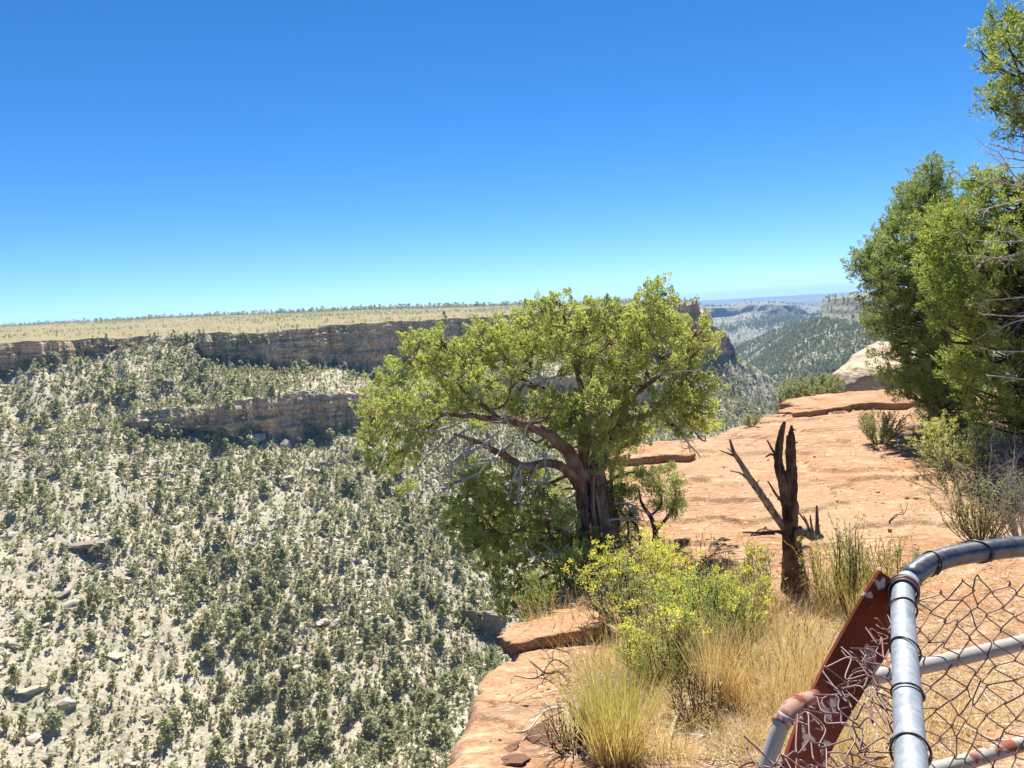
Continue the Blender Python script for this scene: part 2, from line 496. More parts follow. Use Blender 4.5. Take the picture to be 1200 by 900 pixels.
MAT['rusty'] = peel_mat('rusty_pink_collar', (0.42, 0.27, 0.21), (0.17, 0.055, 0.035), 0.50, 0.58, 24, 0.6)
m, nt, b = newmat('rusty_wire')
b.inputs['Metallic'].default_value = 0.25; b.inputs['Roughness'].default_value = 0.5
nt.links.new(mixc(nt, noise(nt, mapped(nt), 20, 3), (0.10, 0.05, 0.045), (0.24, 0.15, 0.14)), b.inputs['Base Color'])
MAT['wire'] = m
m, nt, b = newmat('black_tie_wire')
b.inputs['Roughness'].default_value = 0.4
b.inputs['Base Color'].default_value = (0.035, 0.028, 0.03, 1)
MAT['tie'] = m

# ------------------------------------------------------------------ far terrain, in bands of bearing x distance
def feat(pts):
    """control points (pixel x, pixel y, distance) -> bearing, distance, height"""
    W = [PR(x, y, r) for x, y, r in pts]
    az = np.array([math.atan2(p[0], p[1]) for p in W])
    o = np.argsort(az)
    return az[o], np.array([p[2] for p in pts])[o], np.array([p[2] for p in W])[o]

def ev(f, A):
    return np.interp(A, f[0], f[1]), np.interp(A, f[0], f[2])

def band_mesh(A, feats, counts, powers=None):
    """rows between successive features; returns R, Z of shape (rows, len(A)) and the row's band number"""
    R, Z, B, T = [], [], [], []
    E = [ev(f, A) if isinstance(f[0], np.ndarray) and len(f) == 3 else f for f in feats]
    for k, c in enumerate(counts):
        t = np.arange(c) / c
        if powers and powers[k] != 1: t = t ** powers[k]
        for u in t:
            R.append(E[k][0] * (1 - u) + E[k + 1][0] * u); Z.append(E[k][1] * (1 - u) + E[k + 1][1] * u)
            B.append(k); T.append(u)
    R.append(E[-1][0]); Z.append(E[-1][1]); B.append(len(counts) - 1); T.append(1.0)
    return np.array(R), np.array(Z), np.array(B), np.array(T)

def az_of(px, py=430):
    v = ray(px, py); return math.atan2(v[0], v[1])

# --- the canyon: near wall, floor, opposite slope with two cliff bands, and the plateau above
A1 = np.unique(np.concatenate([np.radians(np.arange(-78, -36, 0.4)), np.radians(np.arange(-36, 24, 0.085)), np.radians(np.arange(24, 75, 0.5))]))
f_floor = feat([(-900, 1000, 235), (-100, 950, 222), (300, 930, 215), (420, 888, 218), (500, 812, 245), (580, 757, 275), (640, 710, 310), (700, 665, 350), (800, 610, 420), (940, 585, 500), (1200, 600, 560), (1500, 620, 600)])
f_mb = feat([(-900, 520, 400), (-100, 508, 395), (0, 508, 395), (140, 507, 398), (155, 507, 396), (200, 513, 398), (250, 517, 397), (263, 520, 392), (300, 514, 400), (350, 516, 402), (400, 507, 412), (428, 500, 418), (442, 497, 425), (500, 490, 440), (540, 478, 452), (560, 478, 455), (640, 476, 480), (720, 474, 520), (780, 474, 560), (800, 474, 590), (860, 474, 620), (935, 505, 640), (1000, 560, 650), (1200, 590, 660), (1500, 610, 660)])
f_mt = feat([(-900, 515, 402), (-100, 504, 397), (0, 503, 398), (140, 501, 401), (155, 484, 400), (200, 480, 402), (250, 477, 402), (263, 472, 396), (300, 466, 404), (350, 460, 406), (400, 460, 416), (428, 462, 422), (442, 486, 429), (500, 484, 443), (540, 448, 457), (560, 446, 460), (640, 442, 486), (720, 446, 526), (780, 452, 566), (800, 470, 594), (860, 470, 625), (935, 500, 650), (1000, 555, 660), (1200, 585, 670), (1500, 605, 670)])
f_ub = feat([(-900, 446, 460), (-100, 437, 455), (0, 434, 455), (60, 431, 456), (110, 420, 460), (140, 408, 465), (180, 401, 470), (228, 402, 470), (240, 426, 456), (300, 431, 460), (350, 430, 465), (400, 434, 476), (440, 438, 482), (500, 428, 496), (560, 416, 520), (620, 417, 550), (700, 422, 600), (760, 422, 636), (795, 418, 660), (820, 414, 670), (845, 418, 676), (858, 419, 680), (866, 423, 682), (880, 429, 684), (900, 441, 686), (920, 456, 686), (935, 469, 686), (960, 495, 684), (1000, 545, 682), (1200, 580, 690), (1500, 600, 690)])
f_ut = feat([(-900, 420, 465), (-100, 409, 459), (0, 402, 459), (60, 399, 460), (110, 397, 464), (140, 396, 468), (180, 394, 474), (228, 391, 474), (240, 389, 460), (300, 390, 464), (350, 386, 469), (400, 380, 481), (440, 378, 487), (500, 375, 501), (560, 372, 525), (620, 367, 556), (700, 361, 606), (760, 357, 642), (795, 354, 668), (816, 355, 676), (820, 362, 677), (830, 376, 678), (834, 384, 679), (845, 387, 681), (856, 398, 684), (862, 410, 684), (867, 421, 685), (880, 428, 687), (900, 440, 689), (920, 455, 689), (935, 468, 689), (960, 494, 687), (1000, 544, 685), (1200, 579, 693), (1500, 599, 693)])
f_sky = feat([(-900, 400, 1500), (-100, 387, 1500), (0, 382, 1500), (200, 372, 1500), (400, 364, 1500), (600, 358, 1500), (700, 356, 1500), (790, 353.5, 1400), (814, 354, 1200)])
rf, zf = ev(f_floor, A1)
rmb, zmb = ev(f_mb, A1); rmt, zmt = ev(f_mt, A1); rub, zub = ev(f_ub, A1); rut, zut = ev(f_ut, A1); rs, zs = ev(f_sky, A1)
nose = az_of(815, 355); nose2 = az_of(868, 420)
wn_ = sstep(nose, nose2, A1)                                   # 0 on the mesa, 1 past its nose, where the back falls away
back_r = rs * (1 - wn_) + (rut + 190) * wn_
back_z = zs * (1 - wn_) + np.minimum(zut - 70, -140) * wn_
wig = lambda s, a, seed: a * fbm(np.stack([A1 * s, A1 * 0, A1 * 0], -1), 4, seed)
in_mesa = 1 - sstep(az_of(780), az_of(830), A1)
# buttresses and alcoves: the cliff lines step back and forth together
step1 = (wig(22, 12, 3) + wig(80, 2.2, 5)) * in_mesa
step2 = (wig(26, 9, 13) + wig(90, 1.8, 15)) * in_mesa
rub = rub + step1; rut = rut + step1; rmb = rmb + step2; rmt = rmt + step2
zub = zub + wig(60, 3.0, 8) * in_mesa; zut = zut + wig(90, 0.9, 9) * in_mesa; zmb = zmb + wig(70, 2.2, 18) * in_mesa; zmt = zmt + wig(90, 1.6, 19) * in_mesa
nz_ = sstep(az_of(770), az_of(812), A1) * (1 - sstep(az_of(866), az_of(900), A1))
zut = zut + nz_ * (2.2 * wig(260, 1, 111) + 1.6 * np.sign(wig(420, 1, 113))); rut = rut + nz_ * wig(200, 9, 115); rub = rub + nz_ * wig(160, 7, 117)
near0 = (np.full_like(A1, 22.0), np.full_like(A1, -50.0))
near1 = (np.full_like(A1, 110.0), zf + 8)
ledge = (rmt + 12, zmt + 1.5)
counts = [10, 26, 110, 20, 4, 52, 34, 70]
R1, Z1, B1, T1 = band_mesh(A1, [near0, near1, (rf, zf), (rmb, zmb), (rmt, zmt), ledge, (rub, zub), (rut, zut), (back_r, back_z)], counts, [1, 1, 1, 1, 1, 1, 1, 1.7])
X1 = R1 * np.sin(A1)[None]; Y1 = R1 * np.cos(A1)[None]
P1 = np.stack([X1, Y1, Z1], -1)
bb = B1[:, None]; tt = T1[:, None]
slope_mask = np.where((bb == 2) | (bb == 5), np.sin(math.pi * np.clip(tt, 0, 1)) ** 0.5, 0)
flat = np.stack([X1, Y1, X1 * 0], -1)
gul = fbm(np.stack([A1[None] * 420 * (0.09) + 0 * R1, R1 * 0.011, R1 * 0], -1), 4, 31)         # ribs that run downslope
Z1 = Z1 + slope_mask * (3.2 * gul + 2.6 * fbm(flat * 0.06, 4, 33) + 0.9 * np.abs(fbm(flat * 0.22, 4, 35)))
Z1 = Z1 + np.where(bb <= 1, 1.8 * fbm(flat * 0.05, 4, 41) * np.where(bb == 0, tt, 1.0), 0)
Z1 = Z1 + np.where(bb == 7, np.clip(tt * 8, 0, 1) * (1 - tt) * 1.2 * fbm(flat * 0.02, 3, 43), 0)
cl = (bb == 3) | (bb == 6)
lay = fbm(np.stack([X1 * 0.012, Y1 * 0.012, Z1 * 0.55], -1), 3, 51)
lay2 = fbm(np.stack([X1 * 0.03, Y1 * 0.03, Z1 * 0.16], -1), 3, 52)
crk = fbm(np.stack([A1[None] * 110 + 0 * R1, Z1 * 0.03, R1 * 0], -1), 4, 53)
cm = np.where(cl, np.sin(math.pi * np.clip(tt, 0, 1)) ** 0.4, 0) * np.clip(np.where(bb == 3, zmt - zmb, zut - zub)[...] / 8.0, 0, 1)
R1 = R1 + cm * (2.6 * np.round(lay * 3) / 3 + 2.2 * lay2 + 3.0 * np.round(crk * 3.2) / 3.2 + 0.5 * crk) + np.where(cl, sstep(0.42, 0.05, tt) * (1 - sstep(0.05, 0.0, tt)), 0) * np.clip(np.where(bb == 3, zmt - zmb, zut - zub) / 8.0, 0, 1) * 8.5 * np.clip(0.3 + 1.6 * wig(40, 1, 77), 0, 1)
X1 = R1 * np.sin(A1)[None]; Y1 = R1 * np.cos(A1)[None]
V1 = np.stack([X1, Y1, Z1], -1)
F1 = grid_faces(*R1.shape)[:, ::-1]
frow = np.repeat(B1[:-1], R1.shape[1] - 1)
fcol = np.tile(np.arange(R1.shape[1] - 1), R1.shape[0] - 1)
mi = ((frow == 7) & (A1[fcol] < nose)).astype(int)
canyon = mk('canyon_terrain', V1.reshape(-1, 3), F1, [MAT['canyon'], MAT['plateau']], None, True, None, mi)
canyon.data.polygons.foreach_set('use_smooth', ~((frow == 3) | (frow == 6)))
tag(canyon, kind='structure')

# --- forested mesa across the side canyon on the right
A2 = np.radians(np.arange(12, 62, 0.07))
g_b = feat([(780, 500, 1200), (860, 470, 1150), (940, 460, 1000), (1010, 470, 900), (1200, 500, 800), (1700, 560, 700)])
g_c = feat([(780, 440, 2400), (840, 421, 2150), (868, 406, 2000), (900, 390, 1800), (930, 380, 1650), (957, 373.5, 1520), (962, 374, 1500), (1010, 380, 1400), (1200, 385, 1200), (1700, 380, 1000)])
g_t = feat([(780, 439, 2410), (840, 420, 2160), (868, 405, 2010), (900, 389, 1810), (930, 379, 1660), (955, 372.5, 1535), (958, 368, 1540), (963, 357, 1548), (967, 351, 1552), (985, 348.5, 1505), (1010, 346, 1465), (1200, 330, 1275), (1700, 300, 1030)])
g_s = feat([(780, 470, 2700), (840, 450, 2500), (868, 436, 2400), (900, 415, 2200), (930, 398, 2100), (955, 382, 2000), (967, 349.5, 1900), (1010, 344, 1900), (1200, 328, 1800), (1700, 298, 1500)])
R2, Z2, B2, T2 = band_mesh(A2, [g_b, g_c, g_t, g_s], [70, 14, 12])
fl2 = np.stack([R2 * np.sin(A2), R2 * np.cos(A2), R2 * 0], -1)
t2 = T2[:, None]; b2 = B2[:, None]
Z2 = Z2 + np.where(b2 == 0, np.sin(math.pi * t2), 0) * (14 * fbm(fl2 * 0.006, 5, 61) + 5 * fbm(fl2 * 0.03, 4, 62))
R2 = R2 + np.where(b2 == 1, np.sin(math.pi * t2), 0) * (14 * fbm(np.stack([A2[None] * 90 + 0 * R2, Z2 * 0.04, R2 * 0], -1), 4, 63) + 6 * fbm(np.stack([A2[None] * 8 + 0 * R2, Z2 * 0.2, R2 * 0], -1), 3, 64))
V2 = np.stack([R2 * np.sin(A2), R2 * np.cos(A2), Z2], -1)
tag(mk('forested_hillside', V2.reshape(-1, 3), grid_faces(*R2.shape)[:, ::-1], MAT['midfar'], None, True), kind='structure')

# --- far mesa with a pale banded slope
A3 = np.radians(np.arange(8, 32, 0.05))
h_b = feat([(700, 420, 2600), (830, 420, 2700), (868, 412, 2700), (900, 402, 2700), (945, 385, 2800), (1100, 380, 2900)])
h_c = feat([(700, 376, 3400), (800, 373, 3400), (850, 371, 3450), (868, 368.5, 3350), (900, 368, 3300), (938, 368, 3350), (945, 369, 3500), (990, 371, 3800), (1100, 360, 3900)])
h_t = feat([(700, 366, 3410), (800, 362, 3410), (850, 361, 3460), (866, 360, 3390), (872, 357.5, 3392), (900, 356.5, 3345), (930, 358, 3388), (938, 361, 3385), (944, 365, 3510), (990, 369, 3810), (1100, 358, 3910)])
h_s = feat([(700, 361, 5200), (800, 359, 5200), (850, 358, 5200), (872, 353.5, 4200), (915, 353.5, 4200), (940, 357, 5200), (990, 360, 5400), (1100, 352, 5400)])
R3, Z3, B3, T3 = band_mesh(A3, [h_b, h_c, h_t, h_s], [40, 10, 16])
b3 = B3[:, None]; t3 = T3[:, None]
fl3 = np.stack([R3 * np.sin(A3), R3 * np.cos(A3), R3 * 0], -1)
Z3 = Z3 + np.where(b3 == 0, np.sin(math.pi * t3), 0) * (22 * fbm(np.stack([A3[None] * 60 + 0 * R3, R3 * 0.0012, R3 * 0], -1), 5, 71) + 8 * fbm(fl3 * 0.012, 4, 72))
R3 = R3 + np.where(b3 == 1, np.sin(math.pi * t3), 0) * (40 * fbm(np.stack([A3[None] * 110 + 0 * R3, Z3 * 0.02, R3 * 0], -1), 4, 73))
V3 = np.stack([R3 * np.sin(A3), R3 * np.cos(A3), Z3], -1)
tag(mk('far_mesa_terrain', V3.reshape(-1, 3), grid_faces(*R3.shape)[:, ::-1], MAT['far'], None, True), kind='structure')

# --- the far plateau on the horizon
A4 = np.radians(np.arange(-20, 62, 0.12))
k_b = feat([(300, 420, 4800), (700, 392, 4800), (820, 384, 4800), (950, 376, 4800), (1100, 368, 4800), (1700, 340, 4800)])
k_m = feat([(300, 392, 8000), (700, 367, 8000), (820, 360, 8000), (950, 353, 8000), (1100, 344, 8000), (1700, 310, 8000)])
k_t = feat([(300, 384, 14000), (700, 360, 14000), (820, 352.5, 14000), (1010, 341.5, 14000), (1200, 330, 14000), (1700, 300, 14000)])
R4, Z4, B4, T4 = band_mesh(A4, [k_b, k_m, k_t], [24, 20])
fl4 = np.stack([R4 * np.sin(A4), R4 * np.cos(A4), R4 * 0], -1)
Z4 = Z4 + np.where(B4[:, None] == 0, np.sin(math.pi * T4[:, None]) * 40, 16 * (1 - T4[:, None])) * fbm(fl4 * 0.0016, 5, 81)
V4 = np.stack([R4 * np.sin(A4), R4 * np.cos(A4), Z4], -1)
def far_plateau_mat():
    m, nt, b = newmat('far_plateau'); dull(b, 0.95)
    n = noise(nt, mapped(nt, (0.3, 1, 1)), 0.0022, 6, 0.65)
    nt.links.new(mixc(nt, ramp(nt, n, [(0.38, 0.0), (0.6, 1.0)]), (0.085, 0.10, 0.07), (0.22, 0.21, 0.15)), b.inputs['Base Color'])
    return m
tag(mk('far_plateau_terrain', V4.reshape(-1, 3), grid_faces(*R4.shape)[:, ::-1], far_plateau_mat(), None, True), kind='structure')

# ------------------------------------------------------------------ the near mesa: one sandstone sheet with its rim and cliff
_gy = np.linspace(-20, 90, 2201)
_gz = np.interp(_gy, [-20, 0.6, 2.5, 4, 6, 9, 14, 25, 90], [-1.5, -1.6, -1.95, -2.4, -2.75, -3.0, -3.15, -3.2, -3.4])
_k = np.hanning(31); _k /= _k.sum()
_gz = np.convolve(np.pad(_gz, 15, 'edge'), _k, 'valid')
def gbase(x, y):
    return np.interp(y, _gy, _gz) + 0.02 * np.clip(np.asarray(x) - 3, 0, 12)

def ground_z(x, y):
    x = np.asarray(x, float); y = np.asarray(y, float)
    P = np.stack([x, y, 0 * x], -1)
    s = sstep(2.0, 9.0, y)
    h = 0.10 * fbm(P * 0.35, 4, 91) * (0.35 + 0.65 * s)
    f = fbm(np.stack([x * 0.30 + 0.4 * h, y * 0.42, 0 * x], -1), 5, 93)
    q = f / 0.30; fr = q - np.floor(q)
    st = (np.floor(q) + sstep(0.90, 0.985, fr)) * 0.06                # thin sandstone layers ending in low steps
    return gbase(x, y) + h + st * (0.25 + 0.75 * s) + 0.012 * fbm(P * 3.5, 4, 95)

def PG(px, py, fine=True):
    v = ray(px, py); t = 3.0 / max(-v[2], 1e-3)
    for _ in range(40):
        p = v * t
        g = float(ground_z(p[0], p[1])) if fine else float(gbase(p[0], p[1]))
        t2 = g / v[2]
        t = 0.5 * t + 0.5 * t2
    p = v * t
    return np.array([p[0], p[1], float(ground_z(p[0], p[1]))])

edge_px = [(525, 900), (538, 872), (552, 842), (556, 818), (564, 797), (588, 782), (600, 768), (606, 748), (618, 728), (634, 706), (650, 684), (664, 656), (678, 620), (694, 580), (706, 548), (720, 526), (748, 517), (785, 516), (830, 511), (850, 503), (880, 493), (905, 488), (928, 484), (938, 474), (955, 469), (1000, 466), (1060, 468)]
E = [np.array([-3.2, -9.0]), np.array([-2.2, -3.0]), np.array([-1.5, 0.0]), np.array([-1.05, 2.2])] + [PG(x, y, False)[:2] for x, y in edge_px] + [np.array([22, 27.5]), np.array([36, 33]), np.array([60, 44])]
E = np.array(E)
ed, _ = resample(np.c_[E, np.zeros(len(E))], np.zeros(len(E)), 6000)
ed = ed[:, :2]
keep = [0]; acc = 0
for i in range(1, len(ed)):
    acc += np.linalg.norm(ed[i] - ed[i - 1])
    if acc > 0.0034 * max(1.5, np.linalg.norm(ed[i])) * (8 if (ed[i, 1] < 2.5 or ed[i, 0] > 20) else 1):
        keep.append(i); acc = 0
ed = ed[keep]; NE = len(ed)
sarc = np.concatenate([[0], np.cumsum(np.linalg.norm(np.diff(ed, axis=0), axis=1))])
tan = np.gradient(ed, axis=0); tan /= np.linalg.norm(tan, axis=1, keepdims=True)
kk = np.hanning(15); kk /= kk.sum()
tan = np.stack([np.convolve(np.pad(tan[:, i], 7, 'edge'), kk, 'valid') for i in (0, 1)], -1)
tan /= np.linalg.norm(tan, axis=1, keepdims=True)
out = np.stack([-tan[:, 1], tan[:, 0]], -1)
blk = fbm(np.c_[sarc * 1.5, sarc * 0 + 4, sarc * 0], 4, 98)
ed = ed + out * (0.10 * np.round(blk * 5) / 5 * np.clip(np.linalg.norm(ed, axis=1) / 5, 0.5, 3))[:, None] + out * (0.05 * np.minimum(np.linalg.norm(ed, axis=1), 20) / 5 * fbm(np.c_[sarc * 2.2, sarc * 0, sarc * 0], 4, 97))[:, None]
kc = np.array([[4.5, -10], [5.5, -2], [8, 3], [13, 9], [22, 16], [34, 22], [62, 36]])
ky = np.interp(np.arange(NE), np.array([0, 0.05, 0.2, 0.5, 0.8, 0.93, 1.0]) * (NE - 1), np.arange(7))
cen = np.stack([np.interp(ky, np.arange(7), kc[:, i]) for i in (0, 1)], -1)
NT = 330
tv = np.linspace(0, 1, NT) ** 1.5
GX = ed[None, :, 0] * (1 - tv[:, None]) + cen[None, :, 0] * tv[:, None]
GY = ed[None, :, 1] * (1 - tv[:, None]) + cen[None, :, 1] * tv[:, None]
GZ = ground_z(GX, GY)
dist_in = np.linalg.norm(np.stack([GX - ed[None, :, 0], GY - ed[None, :, 1]], -1), axis=-1)
GZ = GZ - 0.02 * np.exp(-dist_in / 0.02)                               # the rim is worn round
prof = [(.02, -.05), (.03, -.12), (.02, -.2), (-.02, -.3), (-.1, -.38), (-.12, -.5), (-.06, -.62), (-.12, -.9), (-.26, -1.2), (-.2, -1.6), (-.32, -2.2), (-.4, -3), (-.45, -4.2), (-.55, -6), (-.45, -9), (-.2, -13), (.6, -18), (2.0, -26), (5, -36), (10, -46), (22, -58)]
rows = []
for o_, dz in prof[::-1]:
    j = 0.35 * min(1.0, 0.12 + abs(dz) * 0.25)
    off = o_ + j * fbm(np.c_[sarc * 1.3, np.full(NE, dz * 1.7), 0 * sarc], 3, 99)
    rows.append(np.stack([ed[:, 0] + out[:, 0] * off, ed[:, 1] + out[:, 1] * off, GZ[0] + dz + 0.0 * off], -1))
GV = np.concatenate([np.array(rows), np.stack([GX, GY, GZ], -1)], 0)
soilf = fbm(np.stack([GX * 0.5, GY * 0.5, 0 * GX], -1), 4, 101)
pxg = topx(np.stack([GX, GY, GZ], -1).reshape(-1, 3)).reshape(GX.shape + (2,))
near_soil = sstep(0.55, 1.3, dist_in) * (1 - sstep(6.2, 8.2, GY)) * (1 - sstep(1.6, 2.6, GX))
soil = np.clip(near_soil * sstep(-0.35, 0.0, soilf + 0.15) + sstep(0.12, 0.34, soilf) * 0.8, 0, 1)
GZ2 = GZ + soil * (0.02 * fbm(np.stack([GX * 7, GY * 7, 0 * GX], -1), 4, 103))
GV[len(rows):, :, 2] = GZ2
soil_all = np.concatenate([np.zeros((len(rows), NE)), soil], 0)
ground = mk('mesa_rock_ground', GV.reshape(-1, 3), grid_faces(*GV.shape[:2])[:, ::-1], MAT['ground'], None, True, {'soil': soil_all.ravel()})
tag(ground, kind='structure')

# ------------------------------------------------------------------ rocks
def rock_verts(n=18, seed=0, cuts=9, rough=0.05, boxy=0.7):
    rng = np.random.default_rng(seed)
    u = np.linspace(-1, 1, n)
    a, b = np.meshgrid(u, u, indexing='ij'); o = np.ones_like(a)
    V = []; F = []; k = 0
    for ax in range(3):
        for s in (-1, 1):
            c = [None] * 3; c[ax] = o * s; c[(ax + 1) % 3] = a; c[(ax + 2) % 3] = b * s
            V.append(np.stack(c, -1).reshape(-1, 3)); F.append(grid_faces(n, n) + k); k += n * n
    V = np.concatenate(V); F = np.concatenate(F)
    sph = V / np.linalg.norm(V, axis=1, keepdims=True)
    V = sph * (1 - boxy) + V * boxy * 0.85
    for _ in range(cuts):
        nrm = rng.normal(size=3); nrm /= np.linalg.norm(nrm)
        d = rng.uniform(0.55, 0.9)
        ex = np.maximum(V @ nrm - d, 0)
        V = V - ex[:, None] * nrm
    V = V * (1 + rough * fbm(V * 2.2 + seed, 4, seed))[:, None]
    V[:, 2] += 0.03 * np.sign(np.sin(V[:, 2] * 13 + seed)) * (np.abs(V[:, 2]) < 0.8)
    # weld the seams
    key = np.round(V, 5)
    _, idx, inv = np.unique(key, axis=0, return_index=True, return_inverse=True)
    return V[idx], np.asarray(inv).ravel()[F]

def rock(name, loc, size, rot, mat, label, cat, seed, n=18, cuts=9, rough=0.05, boxy=0.7, group=None, smooth=True):
    V, F = rock_verts(n, seed, cuts, rough, boxy)
    o = mk(name, V * np.array(size) * 0.5, F, mat, None, smooth)
    o.location = tuple(loc); o.rotation_euler = rot
    return tag(o, label, cat, group)

def slope_at(px, py):
    """point of the canyon terrain that shows at this pixel"""
    q = topx(V1.reshape(-1, 3)); d = (q[:, 0] - px) ** 2 + (q[:, 1] - py) ** 2
    far = V1.reshape(-1, 3)[:, 1] > 120
    d = np.where(far, d, 1e9)
    return V1.reshape(-1, 3)[int(np.argmin(d))]

# ------------------------------------------------------------------ trees of the opposite slope
def slope_tree_proto(n, seed, tall=1.0, cone=0.5):
    """a small pinyon or juniper: short trunk and a ragged egg of leaf clumps, 1 m high"""
    rng = np.random.default_rng(seed)
    k = max(10, n // 9)
    t = rng.random(k) ** 0.8
    rad = 0.40 * (1 - cone * t) * np.sqrt(np.sin(math.pi * (0.12 + 0.86 * t)))
    ang = rng.random(k) * 6.283
    rr = rad * np.sqrt(rng.random(k)) * 1.0
    lumps = np.stack([rr * np.cos(ang), rr * np.sin(ang), 0.12 + 0.86 * t], -1)
    C = np.repeat(lumps, 9, 0)
    D = rand_dirs(len(C), rng); D[:, 2] = D[:, 2] * 0.8 + 0.25
    V, F = blades(C + rng.normal(size=C.shape) * 0.03, D, rng.uniform(0.11, 0.22, len(C)), rng.uniform(0.09, 0.17, len(C)), rng)
    tv_, tf = tube([[0, 0, -0.08], [0.01, 0, 0.3], [0, 0.01, 0.6]], [0.03, 0.022, 0.012], 4, cap=False)
    B = Bag(); B.add(V, F); B.add(tv_, tf)
    return np.concatenate(B.V), np.concatenate([f for f in B.F[4]])

def scatter(V, wfun, n, rng):
    """points spread over a terrain grid V (rows, cols, 3) by area x weight"""
    a = V[:-1, :-1]; b = V[1:, :-1]; c = V[1:, 1:]; d = V[:-1, 1:]
    nr = np.cross(b - a, d - a)
    horiz = np.abs(nr[..., 2])                       # plan area
    ctr = (a + b + c + d) / 4
    w = (horiz * wfun(ctr, nr)).ravel()
    cs = np.cumsum(w); pick = np.searchsorted(cs, rng.random(n) * cs[-1])
    pick = np.clip(pick, 0, len(w) - 1)
    i, j = np.divmod(pick, V.shape[1] - 1)
    u = rng.random(n)[:, None]; v = rng.random(n)[:, None]
    return (a[i, j] * (1 - u) * (1 - v) + b[i, j] * u * (1 - v) + c[i, j] * u * v + d[i, j] * (1 - u) * v), i

def in_view(P, m=70):
    q = topx(P)
    return (q[:, 0] > -m) & (q[:, 0] < 1200 + m) & (q[:, 1] > -m) & (q[:, 1] < 900 + m) & (P[:, 1] > 0)

def thin(P, r, rng):
    """drop points closer than r to an earlier one (grid hash)"""
    seen = {}; keep = []
    for k, p in enumerate(P):
        c = (int(p[0] // r), int(p[1] // r)); ok = True
        for dx in (-1, 0, 1):
            for dy in (-1, 0, 1):
                for q in seen.get((c[0] + dx, c[1] + dy), ()):
                    if (p[0] - q[0]) ** 2 + (p[1] - q[1]) ** 2 < r * r: ok = False
        if ok:
            seen.setdefault(c, []).append(p); keep.append(k)
    return np.array(keep)

def merge_instances(protos, P, S, rng, which=None):
    """copies of prototype meshes at P with scale S (n,3), spun about z; returns V, F"""
    VV, FF, n0 = [], [], 0
    ids = rng.integers(0, len(protos), len(P)) if which is None else which
    for k, (pv, pf) in enumerate(protos):
        sel = np.where(ids == k)[0]
        if not len(sel): continue
        th = rng.random(len(sel)) * 6.283
        c, s = np.cos(th)[:, None], np.sin(th)[:, None]
        x = pv[None, :, 0] * c - pv[None, :, 1] * s; y = pv[None, :, 0] * s + pv[None, :, 1] * c
        V = np.stack([x, y, np.broadcast_to(pv[None, :, 2], x.shape)], -1) * S[sel][:, None] + P[sel][:, None]
        F = pf[None] + (np.arange(len(sel)) * len(pv))[:, None, None] + n0
        VV.append(V.reshape(-1, 3)); FF.append(F.reshape(-1, pf.shape[1])); n0 += V.shape[0] * V.shape[1]
    return np.concatenate(VV), np.concatenate(FF)

rng = np.random.default_rng(21)
def w_slope(ctr, nr):
    nz = np.abs(nr[..., 2]) / np.maximum(np.linalg.norm(nr, axis=-1), 1e-9)
    fl = np.stack([ctr[..., 0], ctr[..., 1], 0 * ctr[..., 0]], -1)
    d = 0.72 + 1.15 * fbm(fl * 0.03, 4, 201)
    b = np.broadcast_to(B1[:-1, None], d.shape)
    d = np.where((b == 0) | (b >= 7), 0, np.clip(d, 0.34, 1.2))
    q = topx(ctr.reshape(-1, 3)).reshape(ctr.shape[:-1] + (2,))
    bare = np.zeros_like(d)
    for bx, by, bw, bh, s in ((25, 505, 60, 45, .6), (300, 600, 40, 40, .6), (40, 690, 60, 50, .5), (375, 455, 60, 10, .9), (545, 690, 40, 30, .5), (230, 560, 40, 30, .5), (30, 780, 60, 40, .2)):
        bare = np.maximum(bare, s * np.exp(-((q[..., 0] - bx) / bw) ** 2 - ((q[..., 1] - by) / bh) ** 2))
    d = d * (1 - bare)
    d = np.where(b == 1, np.maximum(d, 0.9), d)
    return np.where(nz < 0.48, 0.02, d)
TP, ti = scatter(V1, w_slope, 230000, rng)
def shown(P):
    q = topx(P)      # not behind the near rock
    return in_view(P, 60) & (np.hypot(P[:, 0], P[:, 1]) > 150) & ((q[:, 1] < 530) | (q[:, 0] < np.interp(q[:, 1], [530, 700, 760, 900], [980, 930, 900, 860])))
v = shown(TP)
TP = TP[v]
TP = TP[thin(TP, 1.3, rng)]
print('TREES', len(TP)); TP = TP[:17000]
th_ = np.clip(rng.lognormal(math.log(2.45), 0.45, len(TP)), 1.2, 7.0)
wid = rng.uniform(0.75, 1.25, len(TP)) * th_ * 0.98
dist = np.linalg.norm(TP, axis=1)
show = th_ / dist
protos_fine = [slope_tree_proto(260, 300 + k, cone=(0.25, 0.6, 0.85, 0.4)[k % 4]) for k in range(6)]
protos = [slope_tree_proto((130, 100, 150, 60)[k % 4], 330 + k, cone=(0.2, 0.6, 0.9, 0.3, 0.75)[k % 5]) for k in range(14)]
# the 300 that show largest inside the frame are things of their own
px_ = topx(TP); edge_px_arr = np.array([(525, 900), (556, 818), (606, 748), (650, 684), (700, 560)])
inside = (px_[:, 0] > 2) & (px_[:, 0] < np.interp(px_[:, 1], [560, 684, 748, 818, 900], [590, 575, 595, 548, 518])) & (px_[:, 1] < 897)
order = np.argsort(-(show * inside))[:300]
big = np.zeros(len(TP), bool); big[order] = True
base = []
for k, (pv, pf) in enumerate(protos_fine):
    o = mk('canyon_juniper', pv, pf, MAT['slope_tree'])
    tag(o, 'small grey-green juniper tree among hundreds alike on the sunlit canyon slope', 'tree', 'juniper trees scattered over the canyon slope')
    base.append([o, False])
for q, i in enumerate(order):
    k = q % len(base)
    if base[k][1]:
        o = base[k][0].copy(); COL.objects.link(o)
    else:
        o = base[k][0]; base[k][1] = True
    o.location = tuple(TP[i]); o.rotation_euler = (0, 0, rng.random() * 6.28)
    o.scale = (wid[i], wid[i], th_[i])
